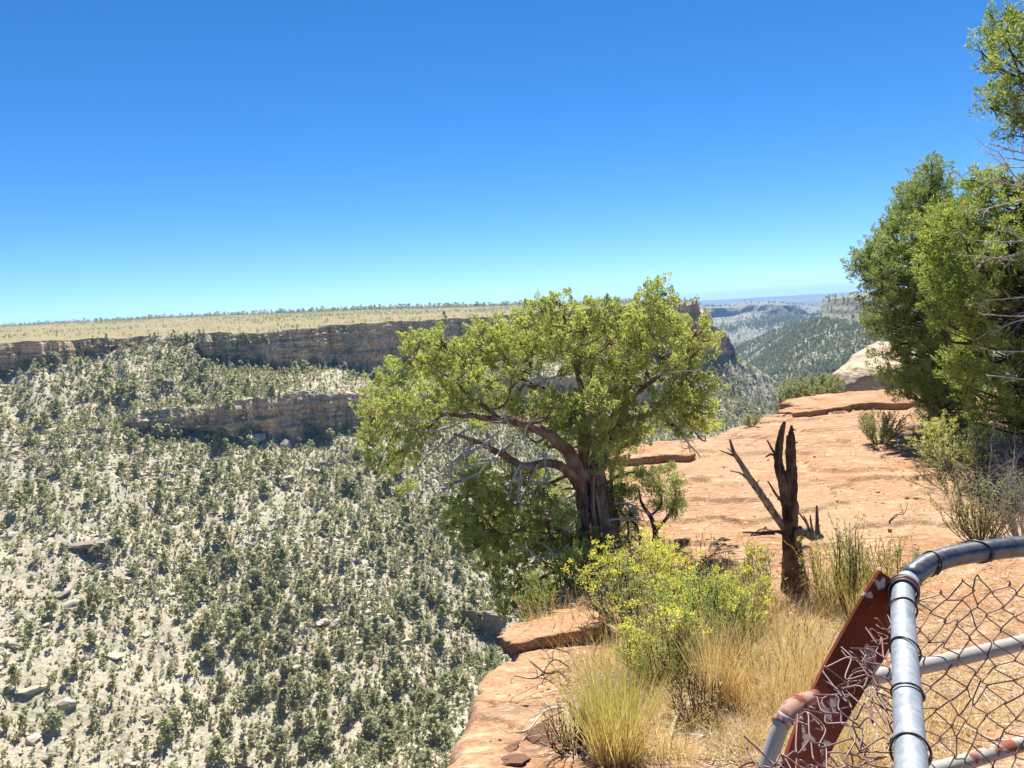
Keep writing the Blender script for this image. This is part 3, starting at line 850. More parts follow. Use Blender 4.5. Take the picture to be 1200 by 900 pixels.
S = np.stack([wid, wid, th_], -1)
V, F = merge_instances(protos, TP[~big], S[~big], rng)
tag(mk('canyon_forest', V, F, MAT['slope_tree']), 'open juniper and pinyon woodland covering the far canyon slope', 'woodland', kind='stuff')

# low scrub and loose stone between the trees
def scrub_proto(n, seed):
    r = np.random.default_rng(seed)
    C = rand_dirs(n, r) * np.array([0.3, 0.3, 0.16]) * r.random((n, 1)); C[:, 2] += 0.15
    D = rand_dirs(n, r); D[:, 2] = np.abs(D[:, 2]) + 0.2
    return blades(C, D, r.uniform(0.25, 0.45, n), r.uniform(0.15, 0.25, n), r)
SP, _ = scatter(V1, lambda c, n_: w_slope(c, n_) * 0.5 + 0.35 * (np.broadcast_to(B1[:-1, None], c.shape[:-1]) < 7) * (np.broadcast_to(B1[:-1, None], c.shape[:-1]) > 0), 170000, rng)
SP = SP[shown(SP)][:44000]
sz = np.clip(rng.lognormal(math.log(1.5), 0.45, len(SP)), 0.6, 3.6)[:, None] * np.array([[1.0, 1.0, 0.8]])
V, F = merge_instances([scrub_proto(20, 360 + k) for k in range(5)], SP, sz, rng)
tag(mk('canyon_scrub', V, F, MAT['scrub']), 'dry olive and grey brush between the trees of the canyon slope', 'scrub', kind='stuff')

RPt, _ = scatter(V1, lambda c, n_: (np.broadcast_to(B1[:-1, None], c.shape[:-1]) < 7) * (np.broadcast_to(B1[:-1, None], c.shape[:-1]) > 0) * np.clip(0.15 + fbm(c * 0.03, 3, 221), 0.02, 1), 80000, rng)
RPt = RPt[shown(RPt)][:15000]
rp = []
for k in range(6):
    v_, f_ = rock_verts(4, 400 + k, 7, 0.1, 0.6); rp.append((v_ * 0.5, f_))
sz = np.clip(rng.lognormal(math.log(0.8), 0.5, len(RPt)), 0.35, 3.0)[:, None] * rng.uniform(0.6, 1.4, (len(RPt), 3)) * np.array([[1.2, 1.2, 0.7]])
V, F = merge_instances(rp, RPt, sz, rng)
tag(mk('canyon_scree', V, F, MAT['rock_slope']), 'pale broken stones littering the canyon slope', 'scree', kind='stuff')

# single boulders and outcrops that stand out on the slope
for k, (x, y, w, h, rz, mat, lab) in enumerate([
    (88, 712, 8.5, 4.2, 0.5, 'rock_slope', 'largest pale slab boulder low on the left side of the canyon slope'),
    (70, 697, 8, 2.5, 0.2, 'rock_slope', 'long flat pale rock just above the largest slab boulder on the slope'),
    (77, 825, 5.5, 3.6, 0.9, 'rock_slope', 'pale angular boulder near the lower left of the canyon slope'),
    (56, 888, 4, 2.6, 0.3, 'rock_slope', 'small pale boulder at the bottom edge of the canyon slope'),
    (38, 870, 4.5, 2.2, 1.2, 'rock_slope', 'flat pale boulder in the bottom left corner of the canyon slope'),
    (392, 732, 5, 3.2, 0.1, 'rock_slope', 'lone white boulder on the open middle of the canyon slope'),
    (335, 524, 8, 8, 0.6, 'rock_slope', 'blocky boulder just below the right end of the lower cliff'),
    (380, 546, 9, 6, 1.0, 'rock_dark', 'dark boulder downslope to the right of the lower cliff'),
    (336, 572, 4, 7, 0.3, 'rock_slope', 'upright pale slab standing below the lower cliff'),
    (300, 516, 10, 8, 0.2, 'rock_slope', 'broken pale block at the foot of the lower cliff'),
    (196, 452, 7, 6, 0.4, 'rock_dark', 'rounded grey boulder among trees between the two cliffs'),
    (228, 399, 10, 8, 0.2, 'rock_slope', 'white fallen block at the notch in the upper cliff'),
    (95, 640, 20, 2.6, 0.1, 'rock_dark', 'low pale rock ledge on the left of the canyon slope'),  # pale ledge; dark rock colour stands in for its shaded face
    (565, 735, 19, 13, -0.2, 'rock_dark', 'dark grey rock outcrop low on the slope left of the foreground juniper'),
    (262, 495, 7, 16, 0.3, 'rock_dark', 'squared pillar of rock leaning on the lower cliff'),
]):
    p = slope_at(x, y)
    o = rock('slope_boulder' if w < 15 else 'rock_outcrop', p + np.array([0, 0, h * 0.12]), (w, w * (0.75 if w < 15 else 0.4), h), (0.35, -0.25, rz) if w < 15 else (0.05, 0.0, rz), MAT[mat], lab, 'boulder' if w < 15 else 'rock outcrop', 500 + k, 16, 14, 0.12 if w < 15 else 0.28, 0.55 if w < 15 else 0.8, smooth=False)

rng2 = np.random.default_rng(515)
for k in range(22):
    x, y = rng2.uniform(5, 560), rng2.uniform(520, 860)
    if x > 420 and y > 780: continue
    p = slope_at(x, y); w = rng2.uniform(4, 11)
    rock('rock_outcrop', p + np.array([0, 0, 0.1]), (w, w * 0.4, rng2.uniform(1.6, 3.4)), (0.1, rng2.normal() * 0.1, rng2.normal() * 0.3 - math.atan2(p[0], p[1])), MAT['rock_slope'], 'small pale rock ledge among the trees of the canyon slope', 'rock outcrop', 540 + k, 12, 12, 0.14, 0.6, 'small rock ledges on the canyon slope', False)

# plateau brush and the tree line along the skyline
def w_plateau(c, n_):
    b = np.broadcast_to(B1[:-1, None], c.shape[:-1])
    az = np.arctan2(c[..., 0], c[..., 1])
    r = np.hypot(c[..., 0], c[..., 1])
    return (b == 7) * (az < nose) * np.clip(0.3 + 1.4 * fbm(c * 0.012, 4, 231), 0.02, 1) * (0.4 + r / 900)
PP, _ = scatter(V1, w_plateau, 16000, rng)
PP = PP[in_view(PP, 30)]
n1 = len(PP)
s1 = np.clip(rng.lognormal(math.log(1.2), 0.35, n1), 0.5, 2.4)
ft = np.linspace(az_of(-60, 390), az_of(816, 355), 2600)
ft = ft + rng.normal(size=len(ft)) * 0.002
dep = np.where(rng.random(len(ft)) < 0.5, 1.0, rng.uniform(0.90, 1.0, len(ft)))
rr_, zz_ = np.interp(ft, A1, back_r), np.interp(ft, A1, back_z)
r0_, z0_ = np.interp(ft, A1, rut), np.interp(ft, A1, zut)
FR = r0_ * (1 - dep) + rr_ * dep; FZ = z0_ * (1 - dep) + zz_ * dep
FP = np.stack([FR * np.sin(ft), FR * np.cos(ft), FZ - 0.3], -1)
grow = np.interp(ft, [az_of(0, 380), az_of(260, 370), az_of(420, 360), az_of(700, 355)], [0.7, 1.0, 1.25, 1.2])
s2 = np.clip(rng.lognormal(math.log(3.2), 0.45, len(FP)), 1.2, 8.5) * grow
cheap = [slope_tree_proto(45, 370 + k, cone=0.35) for k in range(4)]
V, F = merge_instances(cheap, np.concatenate([PP, FP]), np.concatenate([np.stack([s1 * 1.3, s1 * 1.3, s1], -1), np.stack([s2 * 1.1, s2 * 1.1, s2], -1)]), rng)
tag(mk('plateau_brush', V, F, MAT['slope_tree']), 'scattered brush and thin tree line on the tan plateau across the canyon', 'brush', kind='stuff')

# forests of the side canyon and the far mesa
w2 = lambda c, n_: np.where(np.broadcast_to(B2[:-1, None], c.shape[:-1]) == 2, 0.015, 1.0) * np.where(np.broadcast_to(B2[:-1, None], c.shape[:-1]) == 1, 0.12, 1.0) * np.clip(0.75 + 0.9 * fbm(c * 0.012, 4, 241), 0.1, 1.3) * np.where(np.abs(n_[..., 2]) / np.linalg.norm(n_, axis=-1) < 0.5, 0.03, 1)
QP, _ = scatter(V2, w2, 70000, rng)
QP = QP[in_view(QP, 10)]
q_ = topx(QP); QP = QP[(q_[:, 0] > 800) & (q_[:, 0] < 1080)][:12000]
blob = [slope_tree_proto(27, 380 + k, cone=0.4) for k in range(4)]
s = np.clip(rng.lognormal(math.log(4.6), 0.3, len(QP)), 2.5, 8)
V, F = merge_instances(blob, QP, np.stack([s * 1.25, s * 1.25, s], -1), rng)
tag(mk('hillside_forest', V, F, MAT['far_tree']), 'dense dark green woodland on the hillside across the side canyon', 'woodland', kind='stuff')
QP, _ = scatter(V3, lambda c, n_: np.where(np.broadcast_to(B3[:-1, None], c.shape[:-1]) == 2, 0.02, 1.0) * np.clip(0.2 + 1.2 * fbm(c * 0.004, 4, 251), 0.02, 1.0) * np.where(np.abs(n_[..., 2]) / np.linalg.norm(n_, axis=-1) < 0.45, 0.03, 1), 30000, rng)
q_ = topx(QP); QP = QP[(q_[:, 0] > 815) & (q_[:, 0] < 960)][:2600]
s = np.clip(rng.lognormal(math.log(7.5), 0.3, len(QP)), 3, 13)
V, F = merge_instances([slope_tree_proto(18, 390 + k) for k in range(3)], QP, np.stack([s * 1.3, s * 1.3, s], -1), rng)
tag(mk('far_mesa_forest', V, F, MAT['far_tree']), 'thin specks of trees on the slopes of the distant mesa', 'woodland', kind='stuff')

# ------------------------------------------------------------------ haze
hz_m = bpy.data.materials.new('haze_air'); hz_m.use_nodes = True
hn = hz_m.node_tree
hn.nodes.remove(hn.nodes['Principled BSDF'])
pv = hn.nodes.new('ShaderNodeVolumePrincipled')
pv.inputs['Color'].default_value = (0.28, 0.54, 1.0, 1)
pv.inputs['Density'].default_value = 8.0e-5
pv.inputs['Anisotropy'].default_value = 0.2
hn.links.new(pv.outputs[0], hn.nodes['Material Output'].inputs['Volume'])
x0, x1, y0, y1, z0, z1 = -16000, 16000, -300, 16000, -420, 170
hv = [(x, y, z) for x in (x0, x1) for y in (y0, y1) for z in (z0, z1)]
hz = mk('haze', hv, np.array([[0, 1, 3, 2], [4, 6, 7, 5], [0, 4, 5, 1], [2, 3, 7, 6], [0, 2, 6, 4], [1, 5, 7, 3]]), hz_m)
tag(hz, 'thin blue haze filling the canyon air', 'haze', kind='stuff')

# ------------------------------------------------------------------ foreground trees
def tufts(C, rad, n, L, W, rng, updir=0.35):
    """leaf sprays of one foliage tuft per centre C (k,3), radius rad"""
    k = len(C)
    D = rand_dirs(k * n, rng); D[:, 2] += updir
    D /= np.linalg.norm(D, axis=1, keepdims=True)
    B = np.repeat(C, n, 0) + D * (np.repeat(np.broadcast_to(rad, (k,)), n) * rng.uniform(0.25, 0.95, k * n))[:, None]
    D2 = D + rand_dirs(k * n, rng) * 0.55
    return blades(B, D2, rng.uniform(0.6, 1.3, k * n) * L, rng.uniform(0.7, 1.3, k * n) * W, rng)

def sprays(C, A, ln, n, L, W, rng, fan=0.75, thick=0.035):
    """leafy twigs: each starts at C and runs along A for ln, set all round with small leaves"""
    k = len(C)
    A = A + rand_dirs(k, rng) * 0.6
    A = A / np.maximum(np.linalg.norm(A, axis=1, keepdims=True), 1e-9)
    ln = np.broadcast_to(ln, (k,))
    t = rng.random((k, n)) ** 0.8
    side = rand_dirs(k * n, rng).reshape(k, n, 3)
    P = C[:, None] + A[:, None] * (ln[:, None] * (t - 0.25))[..., None] + side * (thick * (1.15 - t))[..., None] * (ln[:, None, None] / 0.12)
    D = A[:, None] * 0.8 + side * fan
    return blades(P.reshape(-1, 3), D.reshape(-1, 3), rng.uniform(0.6, 1.3, k * n) * L, rng.uniform(0.7, 1.3, k * n) * W, rng)

def nearest_on(limbs, p):
    best = None
    for q, r in limbs:
        d = np.linalg.norm(q - p, axis=1) + 0.35 * np.maximum(q[:, 2] - p[2], 0)
        i = int(np.argmin(d))
        if best is None or d[i] < best[0]: best = (d[i], q[i], r[i])
    return best

def bough(p0, p1, r0, r1, rng, sag=0.12, sides=5, n=7):
    m = (p0 + p1) / 2 + rng.normal(size=3) * 0.09 * np.linalg.norm(p1 - p0) - np.array([0, 0, sag * np.linalg.norm(p1 - p0)])
    return tube([p0, m, p1], [r0, (r0 + r1) / 2, r1], sides, n=n, cap=False)

def poly_fill(poly, n, rng):
    """n spread points inside a pixel polygon, with the distance to its outline"""
    poly = np.array(poly, float); lo = poly.min(0); hi = poly.max(0)
    A = poly; Bp = np.roll(poly, -1, 0); out_ = []
    cand = rng.random((n * 60, 2)) * (hi - lo) + lo
    x, y = cand[:, 0:1], cand[:, 1:2]
    cr = ((A[None, :, 1] > y) != (Bp[None, :, 1] > y)) & (x < (Bp[None, :, 0] - A[None, :, 0]) * (y - A[None, :, 1]) / (Bp[None, :, 1] - A[None, :, 1] + 1e-9) + A[None, :, 0])
    cand = cand[cr.sum(1) % 2 == 1]
    ab = Bp - A
    t = np.clip(((cand[:, None] - A[None]) * ab[None]).sum(-1) / (ab ** 2).sum(-1)[None], 0, 1)
    d = np.linalg.norm(cand[:, None] - (A[None] + ab[None] * t[..., None]), axis=-1).min(1)
    chosen = []
    gap = math.sqrt(0.55 * (hi - lo).prod() / n) * 0.75
    for k in range(len(cand)):
        if all((cand[k, 0] - cand[c, 0]) ** 2 + (cand[k, 1] - cand[c, 1]) ** 2 > gap * gap * 0.5 for c in chosen[-400:]):
            chosen.append(k)
        if len(chosen) >= n: break
    return cand[chosen], d[chosen]

# --- the big juniper on the rim
rng = np.random.default_rng(77)
jb = PG(712, 652)
jd = jb[1]
jun = empty('juniper_tree', jb, 'big gnarled juniper with bright green crown leaning left over the canyon rim', 'tree')
def limb_path(pts):
    return np.array([PD(x, y, jd + dz) for x, y, dz in pts])
trunk_pts = np.concatenate([[jb + np.array([0.12, 0.05, -0.25])], limb_path([(712, 652, 0), (702, 620, 0), (693, 590, 0), (686, 562, 0), (681, 543, 0)])])
B = Bag(); V, F = tube(trunk_pts, [0.14, 0.11, 0.09, 0.085, 0.085, 0.07], 36, 44, 0.30, 0.15, 3); B.add(V, F)
V, F = tube(limb_path([(728, 662, 0.1), (716, 640, 0.0), (707, 600, -.03), (700, 560, -.02), (703, 530, 0)]), [0.14, 0.12, 0.10, 0.085, 0.06], 16, 24, 0.25, 0.12, 5); B.add(V, F)
V, F = tube(limb_path([(676, 655, -.2), (684, 620, -.12), (684, 585, -.1), (676, 556, -.08)]), [0.06, 0.075, 0.075, 0.06], 12, 18, 0.25, 0.12, 6); B.add(V, F)
for k in range(9):                                  # strips of shaggy bark and thin stems beside the trunk
    x0 = 676 + k * 5.5; dd = -0.16 + 0.05 * abs(k - 4)
    V, F = tube(limb_path([(x0 + 14 + rng.normal() * 4, 660, dd), (x0 + 4 + rng.normal() * 3, 622, dd), (x0 - 4 + rng.normal() * 3, 585, dd), (x0 - 6 + rng.normal() * 8, 545, dd * .6)]), [0.03, 0.032, 0.028, 0.014], 9, 20, 0.35, 0.2, 40 + k); B.add(V, F)
B.build('trunk', MAT['bark'], jun, True)
limb_def = [
    ([(686, 566, 0), (672, 535, -.1), (650, 514, -.25), (622, 502, -.4), (590, 495, -.5), (555, 491, -.6), (522, 487, -.6)], [.15, .13, .105, .085, .07, .05, .03]),
    ([(684, 572, -.05), (662, 548, -.3), (636, 543, -.5), (612, 546, -.6), (590, 532, -.7), (565, 518, -.8), (535, 508, -.9)], [.10, .085, .08, .07, .06, .045, .025]),
    ([(683, 550, 0), (684, 512, .2), (668, 474, .35), (640, 456, .4), (615, 446, .4), (596, 420, .5), (560, 400, .6)], [.10, .085, .075, .065, .055, .04, .02]),
    ([(690, 556, .05), (706, 508, .25), (724, 478, .4), (740, 440, .5), (756, 400, .5), (766, 360, .5), (765, 335, .5)], [.11, .095, .085, .07, .05, .03, .012]),
    ([(698, 566, .05), (728, 500, .1), (762, 488, .1), (800, 470, .0), (822, 440, -.1)], [.08, .075, .06, .04, .015]),
    ([(684, 548, 0), (682, 490, -.1), (680, 440, -.1), (668, 395, 0), (656, 350, .1)], [.09, .07, .055, .04, .012]),
    ([(724, 478, .4), (770, 440, .2), (805, 420, .0), (825, 400, -.1)], [.06, .045, .03, .012]),
    ([(522, 487, -.6), (490, 478, -.7), (455, 470, -.8)], [.03, .022, .010]),
    ([(590, 495, -.5), (555, 470, -.3), (520, 440, -.2), (490, 420, -.2)], [.045, .035, .022, .010]),
    ([(680, 640, -.2), (655, 620, -.5), (625, 615, -.7), (590, 630, -.8), (565, 610, -.9)], [.05, .045, .035, .025, .010]),
    ([(684, 660, -.2), (655, 665, -.5), (625, 680, -.7), (600, 690, -.8)], [.045, .035, .025, .010]),
    ([(696, 575, 0), (725, 560, -.3), (745, 555, -.5)], [.045, .03, .012]),
]
limbs = []
for k, (pts, rad) in enumerate(limb_def):
    q, r = resample(limb_path(pts), np.array(rad) * 0.64, 26)
    q = q + np.cumsum(rng.normal(size=q.shape), 0) * 0.006
    limbs.append((q, r))
    V, F = tube(q, r, 11, None, 0.28, 0.10, 20 + k)
    mk('limb', local(V, jun), F, MAT['limb'], jun, True)
jun_cl = []
def cl_crop(lst, ox, oy, s):
    for c in lst: jun_cl.append((ox + c[0] / s, oy + c[1] / s, c[2] if len(c) > 2 else 25))
cl_crop([(110, 430), (150, 350), (240, 245), (310, 245), (200, 300), (280, 330), (350, 285), (405, 300), (130, 510), (195, 565), (180, 440), (260, 420), (330, 400), (390, 350), (95, 470), (235, 500), (160, 400), (300, 290),
         (440, 205), (500, 225), (560, 190), (615, 150), (665, 115, 18), (640, 205), (700, 165), (760, 150, 20), (800, 145, 20), (580, 260), (505, 290), (440, 255), (545, 235), (680, 215),
         (950, 75, 17), (930, 115, 18), (985, 110, 18), (945, 170), (1005, 160, 20), (960, 220), (900, 175, 20), (850, 175), (1020, 210), (1085, 215), (1105, 255, 20), (1050, 275), (985, 285), (905, 250), (825, 240), (760, 245), (1065, 325),
         (1105, 390), (1085, 440), (1110, 485, 20), (1040, 490, 20), (1000, 420), (935, 335), (870, 320), (800, 300), (1050, 385), (740, 200), (870, 220), (1030, 340, 20),
         (660, 270), (720, 300), (560, 330, 18), (620, 250), (800, 385), (715, 430), (645, 430, 20), (500, 430, 20), (555, 450, 20), (780, 455), (860, 430, 20), (700, 480), (755, 520), (835, 500), (895, 505), (880, 545, 18), (760, 330, 20), (840, 380, 18), (650, 480, 18),
         (400, 640), (380, 720), (375, 800), (430, 775), (480, 700), (450, 830), (540, 755), (505, 850), (560, 650, 20), (615, 700, 20), (600, 790), (640, 840), (420, 690), (520, 640, 20), (580, 850),
         (820, 610, 20), (800, 580, 18), (850, 655, 20), (700, 840, 20), (740, 870, 20), (650, 880), (680, 760, 14), (830, 700, 16)], 400, 310, 2.609)
jun_cl += [(584, 662, 20), (588, 690, 20), (594, 708, 14), (612, 690, 20), (632, 695, 20), (640, 676, 20), (675, 645, 20), (686, 658, 18), (726, 632, 16), (604, 666, 22), (660, 690, 16), (560, 640, 22), (548, 622, 20), (575, 600, 20)]
jun_cl += [(648, 640, 18), (664, 668, 18), (700, 690, 18), (712, 668, 16), (730, 655, 14), (645, 600, 18), (650, 575, 16), (722, 600, 16), (735, 612, 15), (728, 580, 15), (744, 630, 13), (636, 560, 14), (620, 640, 22), (596, 640, 22), (572, 660, 16), (610, 615, 20), (585, 615, 18), (545, 590, 20), (540, 610, 14), (600, 720, 12), (622, 712, 16), (690, 630, 13), (655, 610, 14),
           (432, 520, 16), (445, 540, 16), (470, 545, 18), (478, 570, 12), (500, 505, 14), (515, 470, 18), (540, 470, 16), (700, 470, 20), (720, 440, 16), (600, 440, 12), (735, 520, 16), (760, 505, 14), (800, 470, 18), (820, 480, 16), (826, 500, 12), (790, 500, 12)]
jun_cl += [(545, 478, 18), (565, 482, 16), (600, 478, 16), (625, 488, 15), (650, 500, 14), (668, 478, 20), (690, 505, 18), (640, 520, 12), (612, 505, 12), (575, 455, 16), (700, 530, 15), (665, 525, 13), (560, 500, 13), (745, 480, 16), (775, 470, 14), (640, 465, 15), (520, 495, 14), (600, 590, 16), (630, 600, 15), (640, 620, 16), (555, 565, 15)]
crown = Bag(); tw = Bag()
for x, y, r in jun_cl:
    low = y > 590
    dz = rng.normal() * 0.45 + (-0.45 if (low and x < 690) else -0.15 if x < 560 else 0.1)
    c = PD(x, y, jd + dz)
    R = r * jd / FPX * 1.0
    d, p0, r0 = nearest_on(limbs, c)
    V, F = bough(p0, c, min(r0 * 0.6, 0.028), 0.006, rng); tw.add(V, F)
    k = int(29 * (r / 24) ** 2) + 4
    dirs = rand_dirs(k, rng)
    tc = c + dirs * (R * rng.uniform(0.25, 1.0, k) ** 0.6)[:, None] * np.array([1.0, 1.1, 0.85])
    for q in tc[::2]:
        V, F = bough(c + rng.normal(size=3) * 0.02, q, 0.007, 0.003, rng, 0.05, 4, 4); tw.add(V, F)
    V, F = sprays(tc, (tc - c) / R + np.array([0, 0, 0.65]), rng.uniform(0.07, 0.14, k) * np.where(rng.random(k) < 0.2, 1.6, 1.0), 95, 0.027, 0.0125, rng, 0.75, 0.04); crown.add(V, F)
crown.build('crown', MAT['juniper'], jun)
tw.build('branch', MAT['limb'], jun, True)
dead = Bag()
def twig_fan(bag, p0, dirv, L, r, rng, depth=2, kids=4, spread=0.7):
    d = dirv / np.linalg.norm(dirv)
    pts = [p0]; cur = d.copy()
    for s in range(4):
        cur = cur + rng.normal(size=3) * 0.22; cur /= np.linalg.norm(cur)
        pts.append(pts[-1] + cur * L / 4)
    q, rr = resample(pts, np.linspace(r, r * 0.35, 5), 8)
    V, F = tube(q, rr, 4 if r < 0.006 else 6, cap=False); bag.add(V, F)
    if depth:
        for c in range(kids):
            i = rng.integers(2, 8)
            twig_fan(bag, q[i], cur + rand_dirs(1, rng)[0] * spread, L * rng.uniform(0.35, 0.6), rr[i] * 0.65, rng, depth - 1, kids, spread)
for x, y, dz, dx, dzv in [(560, 500, -.8, -1, -.4), (545, 505, -.8, -1, -.7), (590, 520, -.8, -.4, -1), (575, 515, -.9, -.8, -.8), (610, 545, -.7, -.3, -1), (600, 500, -.6, -.2, 1), (640, 455, .2, .3, -.8), (655, 440, .1, -.6, -.3), (620, 450, .2, -.8, .1), (720, 420, .0, .6, .3), (770, 440, -.2, .8, .2), (610, 550, -.7, .1, -1), (540, 500, -.9, -.6, .2), (665, 460, 0, .5, -.6), (700, 640, -.4, -.8, -.2), (640, 530, -.6, -.4, -1), (530, 500, -.9, -1, -.3), (520, 515, -.9, -.7, -.8), (540, 535, -.9, -.6, -.7), (555, 520, -.9, -.3, -1), (570, 540, -.9, -.9, -.4), (585, 505, -.8, -.4, -.9), (600, 520, -.8, -.8, -.5), (615, 520, -.7, -.2, .9), (630, 545, -.7, -.5, -.9), (510, 495, -.9, -.8, .3), (560, 555, -.9, -.8, -.6), (645, 560, -.5, -.7, -.6), (660, 600, -.4, -.8, -.1), (670, 620, -.4, -.7, .3), (720, 590, -.2, .6, -.3), (712, 610, -.2, .8, .1), (800, 510, -.2, .6, -.5), (770, 500, -.2, .8, -.3)]:
    dead = Bag(); twig_fan(dead, PD(x, y, jd + dz), np.array([dx, rng.normal() * 0.4, dzv]), rng.uniform(0.32, 0.55), 0.017, rng, 2, 5)
    dead.build('dead_twig', MAT['grey_wood'], jun, True)
for pts in ([(667, 638, -.9), (652, 650, -.95), (630, 652, -.95), (612, 640, -1.0), (600, 644, -1.0)], [(632, 652, -.95), (634, 664, -.95), (628, 680, -1.0)], [(650, 650, -.95), (640, 640, -1.0), (622, 632, -1.0)], [(612, 560, -.7), (606, 580, -.75), (609, 592, -.75)]):
    V, F = tube(limb_path(pts), np.linspace(0.015, 0.005, len(pts)), 6, 14, 0.2); mk('dead_branch', local(V, jun), F, MAT['grey_wood'], jun, True)

# --- small dark juniper to the right of its trunk
sb = PG(767, 640)
sj = empty('small_juniper', sb, 'small dark shrubby juniper with thin bent stem beside the big juniper trunk', 'tree')
sd_ = sb[1]
B = Bag(); slimbs = []
for pts, rad in (([(767, 642, 0), (768, 622, 0), (762, 605, 0), (752, 590, 0), (748, 570, 0)], [.045, .038, .03, .02, .008]), ([(768, 622, 0), (782, 606, 0), (792, 585, 0), (790, 565, 0)], [.025, .02, .014, .006]), ([(762, 605, 0), (775, 590, 0), (770, 565, 0)], [.02, .014, .006]), ([(752, 640, -.2), (745, 615, -.2), (728, 600, -.2), (722, 580, -.1)], [.025, .02, .014, .006]), ([(738, 640, -.1), (736, 610, 0), (742, 590, 0)], [.018, .014, .006])):
    q, r = resample([PD(x, y, sd_ + z) for x, y, z in pts], rad, 14); slimbs.append((q, r))
    V, F = tube(q, r, 8, None, 0.2); B.add(V, F)
for _ in range(26):
    q, r = slimbs[rng.integers(len(slimbs))]
    twig_fan(B, q[rng.integers(3, 14)], np.array([rng.normal(), rng.normal() * .5, rng.normal() * 0.6 + .2]), rng.uniform(0.12, 0.3), 0.006, rng, 1, 4)
B.build('trunk', MAT['dark_twig'], sj, True)
B = Bag()
for x, y, r in ((765, 558, 14), (780, 552, 13), (792, 565, 12), (788, 582, 13), (796, 590, 9), (758, 570, 12), (776, 572, 12), (740, 578, 10), (722, 590, 10), (728, 574, 10), (770, 592, 10), (750, 556, 9), (790, 600, 8), (742, 600, 8)):
    c = PD(x, y, sd_ + rng.normal() * 0.2)
    k = 12; tc = c + rand_dirs(k, rng) * (r * sd_ / FPX * rng.random(k) ** .5)[:, None]
    V, F = tufts(tc, 0.06, 60, 0.034, 0.012, rng); B.add(V, F)
B.build('crown', MAT['dark_tree'], sj)

# --- the conifers on the right
def conifer(name, label, poly, depth, thick, base_px, trunk, mat, n, rpx, leaf, tper, lper, seed, bark='bark', name_trunk='trunk', base_world=None):
    rng = np.random.default_rng(seed)
    root_p = PG(*base_px) if base_world is None else np.array(base_world, float)
    t = empty(name, root_p, label, 'tree')
    tp = [root_p + np.array([0, 0, -0.2])] + [PD(x, y, depth) for x, y in trunk]
    q, r = resample(tp, np.linspace(0.20, 0.03, len(tp)), 30)
    q = q + rng.normal(size=q.shape) * 0.012
    V, F = tube(q, r, 12, None, 0.2, 0.06, seed); mk('trunk', local(V, t), F, MAT[bark], t, True)
    pts, d = poly_fill(poly, n, rng)
    dm = d.max()
    B = Bag(); W = Bag()
    for (x, y), e in zip(pts, d):
        dz = rng.uniform(-1, 1) * thick * math.sqrt(min(1.0, e / (0.55 * dm)))
        c = PD(x, y, depth + dz)
        i = int(np.clip(np.argmin(np.abs(q[:, 2] - (c[2] - 0.25 * abs(c[0] - q[15, 0])))), 2, 29))
        V, F = bough(q[i], c, min(r[i] * 0.5, 0.04), 0.007, rng, 0.06); W.add(V, F)
        R = rpx * depth / FPX
        tc = c + rand_dirs(tper, rng) * (R * rng.uniform(0.3, 1.0, tper))[:, None] * np.array([1.0, 1.0, 0.75])
        for u in tc[::3]:
            V, F = bough(c, u, 0.009, 0.004, rng, 0.05, 4, 4); W.add(V, F)
        V, F = sprays(tc, (tc - c) / R * 0.9 + np.array([0, 0, 0.6]), rng.uniform(0.14, 0.28, tper), lper, leaf, leaf * 0.24, rng, 0.85, 0.03); B.add(V, F)
    B.build('crown', MAT[mat], t)
    W.build('branch', MAT['dark_twig'], t, True)
    return t
polyA = [(1092, 184), (1101, 205), (1108, 216), (1114, 240), (1130, 260), (1150, 300), (1160, 360), (1150, 430), (1135, 508), (1092, 500), (1060, 468), (1042, 452), (1030, 432), (1034, 412), (1042, 396), (1022, 386), (1006, 379), (1026, 362), (1010, 352), (1018, 342), (1012, 330), (998, 312), (1008, 300), (1022, 290), (1030, 275), (1048, 262), (1042, 250), (1054, 238), (1058, 222), (1070, 214), (1082, 204)]
conifer('pinyon_tree', 'dark bluish-green conifer with pointed top at the edge of the sandstone', polyA, 16.5, 1.5, (1098, 498), [(1098, 470), (1096, 420), (1094, 330), (1092, 240), (1092, 195)], 'dark_tree', 340, 15, 0.062, 10, 60, 901)
polyB = [(1148, 204), (1160, 212), (1178, 206), (1200, 212), (1260, 210), (1300, 260), (1310, 400), (1290, 520), (1220, 520), (1180, 508), (1135, 500), (1115, 445), (1104, 412), (1098, 380), (1086, 372), (1092, 348), (1080, 330), (1084, 312), (1074, 296), (1082, 282), (1072, 268), (1092, 256), (1096, 238), (1112, 230), (1124, 218), (1136, 214)]
conifer('pinyon_tree', 'bright yellow-green conifer with bare grey twigs filling the right edge', polyB, 13.0, 1.6, (1215, 525), [(1214, 480), (1210, 420), (1205, 330), (1200, 250), (1198, 215)], 'light_tree', 330, 16, 0.070, 8, 48, 902)
# tall one leaning into the frame at the top right: its trunk stands outside the picture
gx, gy = 8.6, 10.5
polyC = [(1210, 14), (1190, 20), (1164, 24), (1158, 36), (1144, 56), (1150, 74), (1164, 92), (1172, 108), (1150, 118), (1152, 126), (1176, 132), (1168, 140), (1172, 156), (1182, 168), (1210, 172), (1290, 180), (1370, 150), (1400, 60), (1360, -60), (1300, -130), (1240, -60)]
conifer('pinyon_tree', 'tall green conifer whose upper boughs reach in at the top right corner', polyC, 10.5, 1.2, None, [(1318, 420), (1312, 330), (1306, 200), (1302, 80), (1300, -100)], 'light_tree', 150, 17, 0.055, 8, 52, 903, base_world=(gx, gy, float(ground_z(gx, gy))))
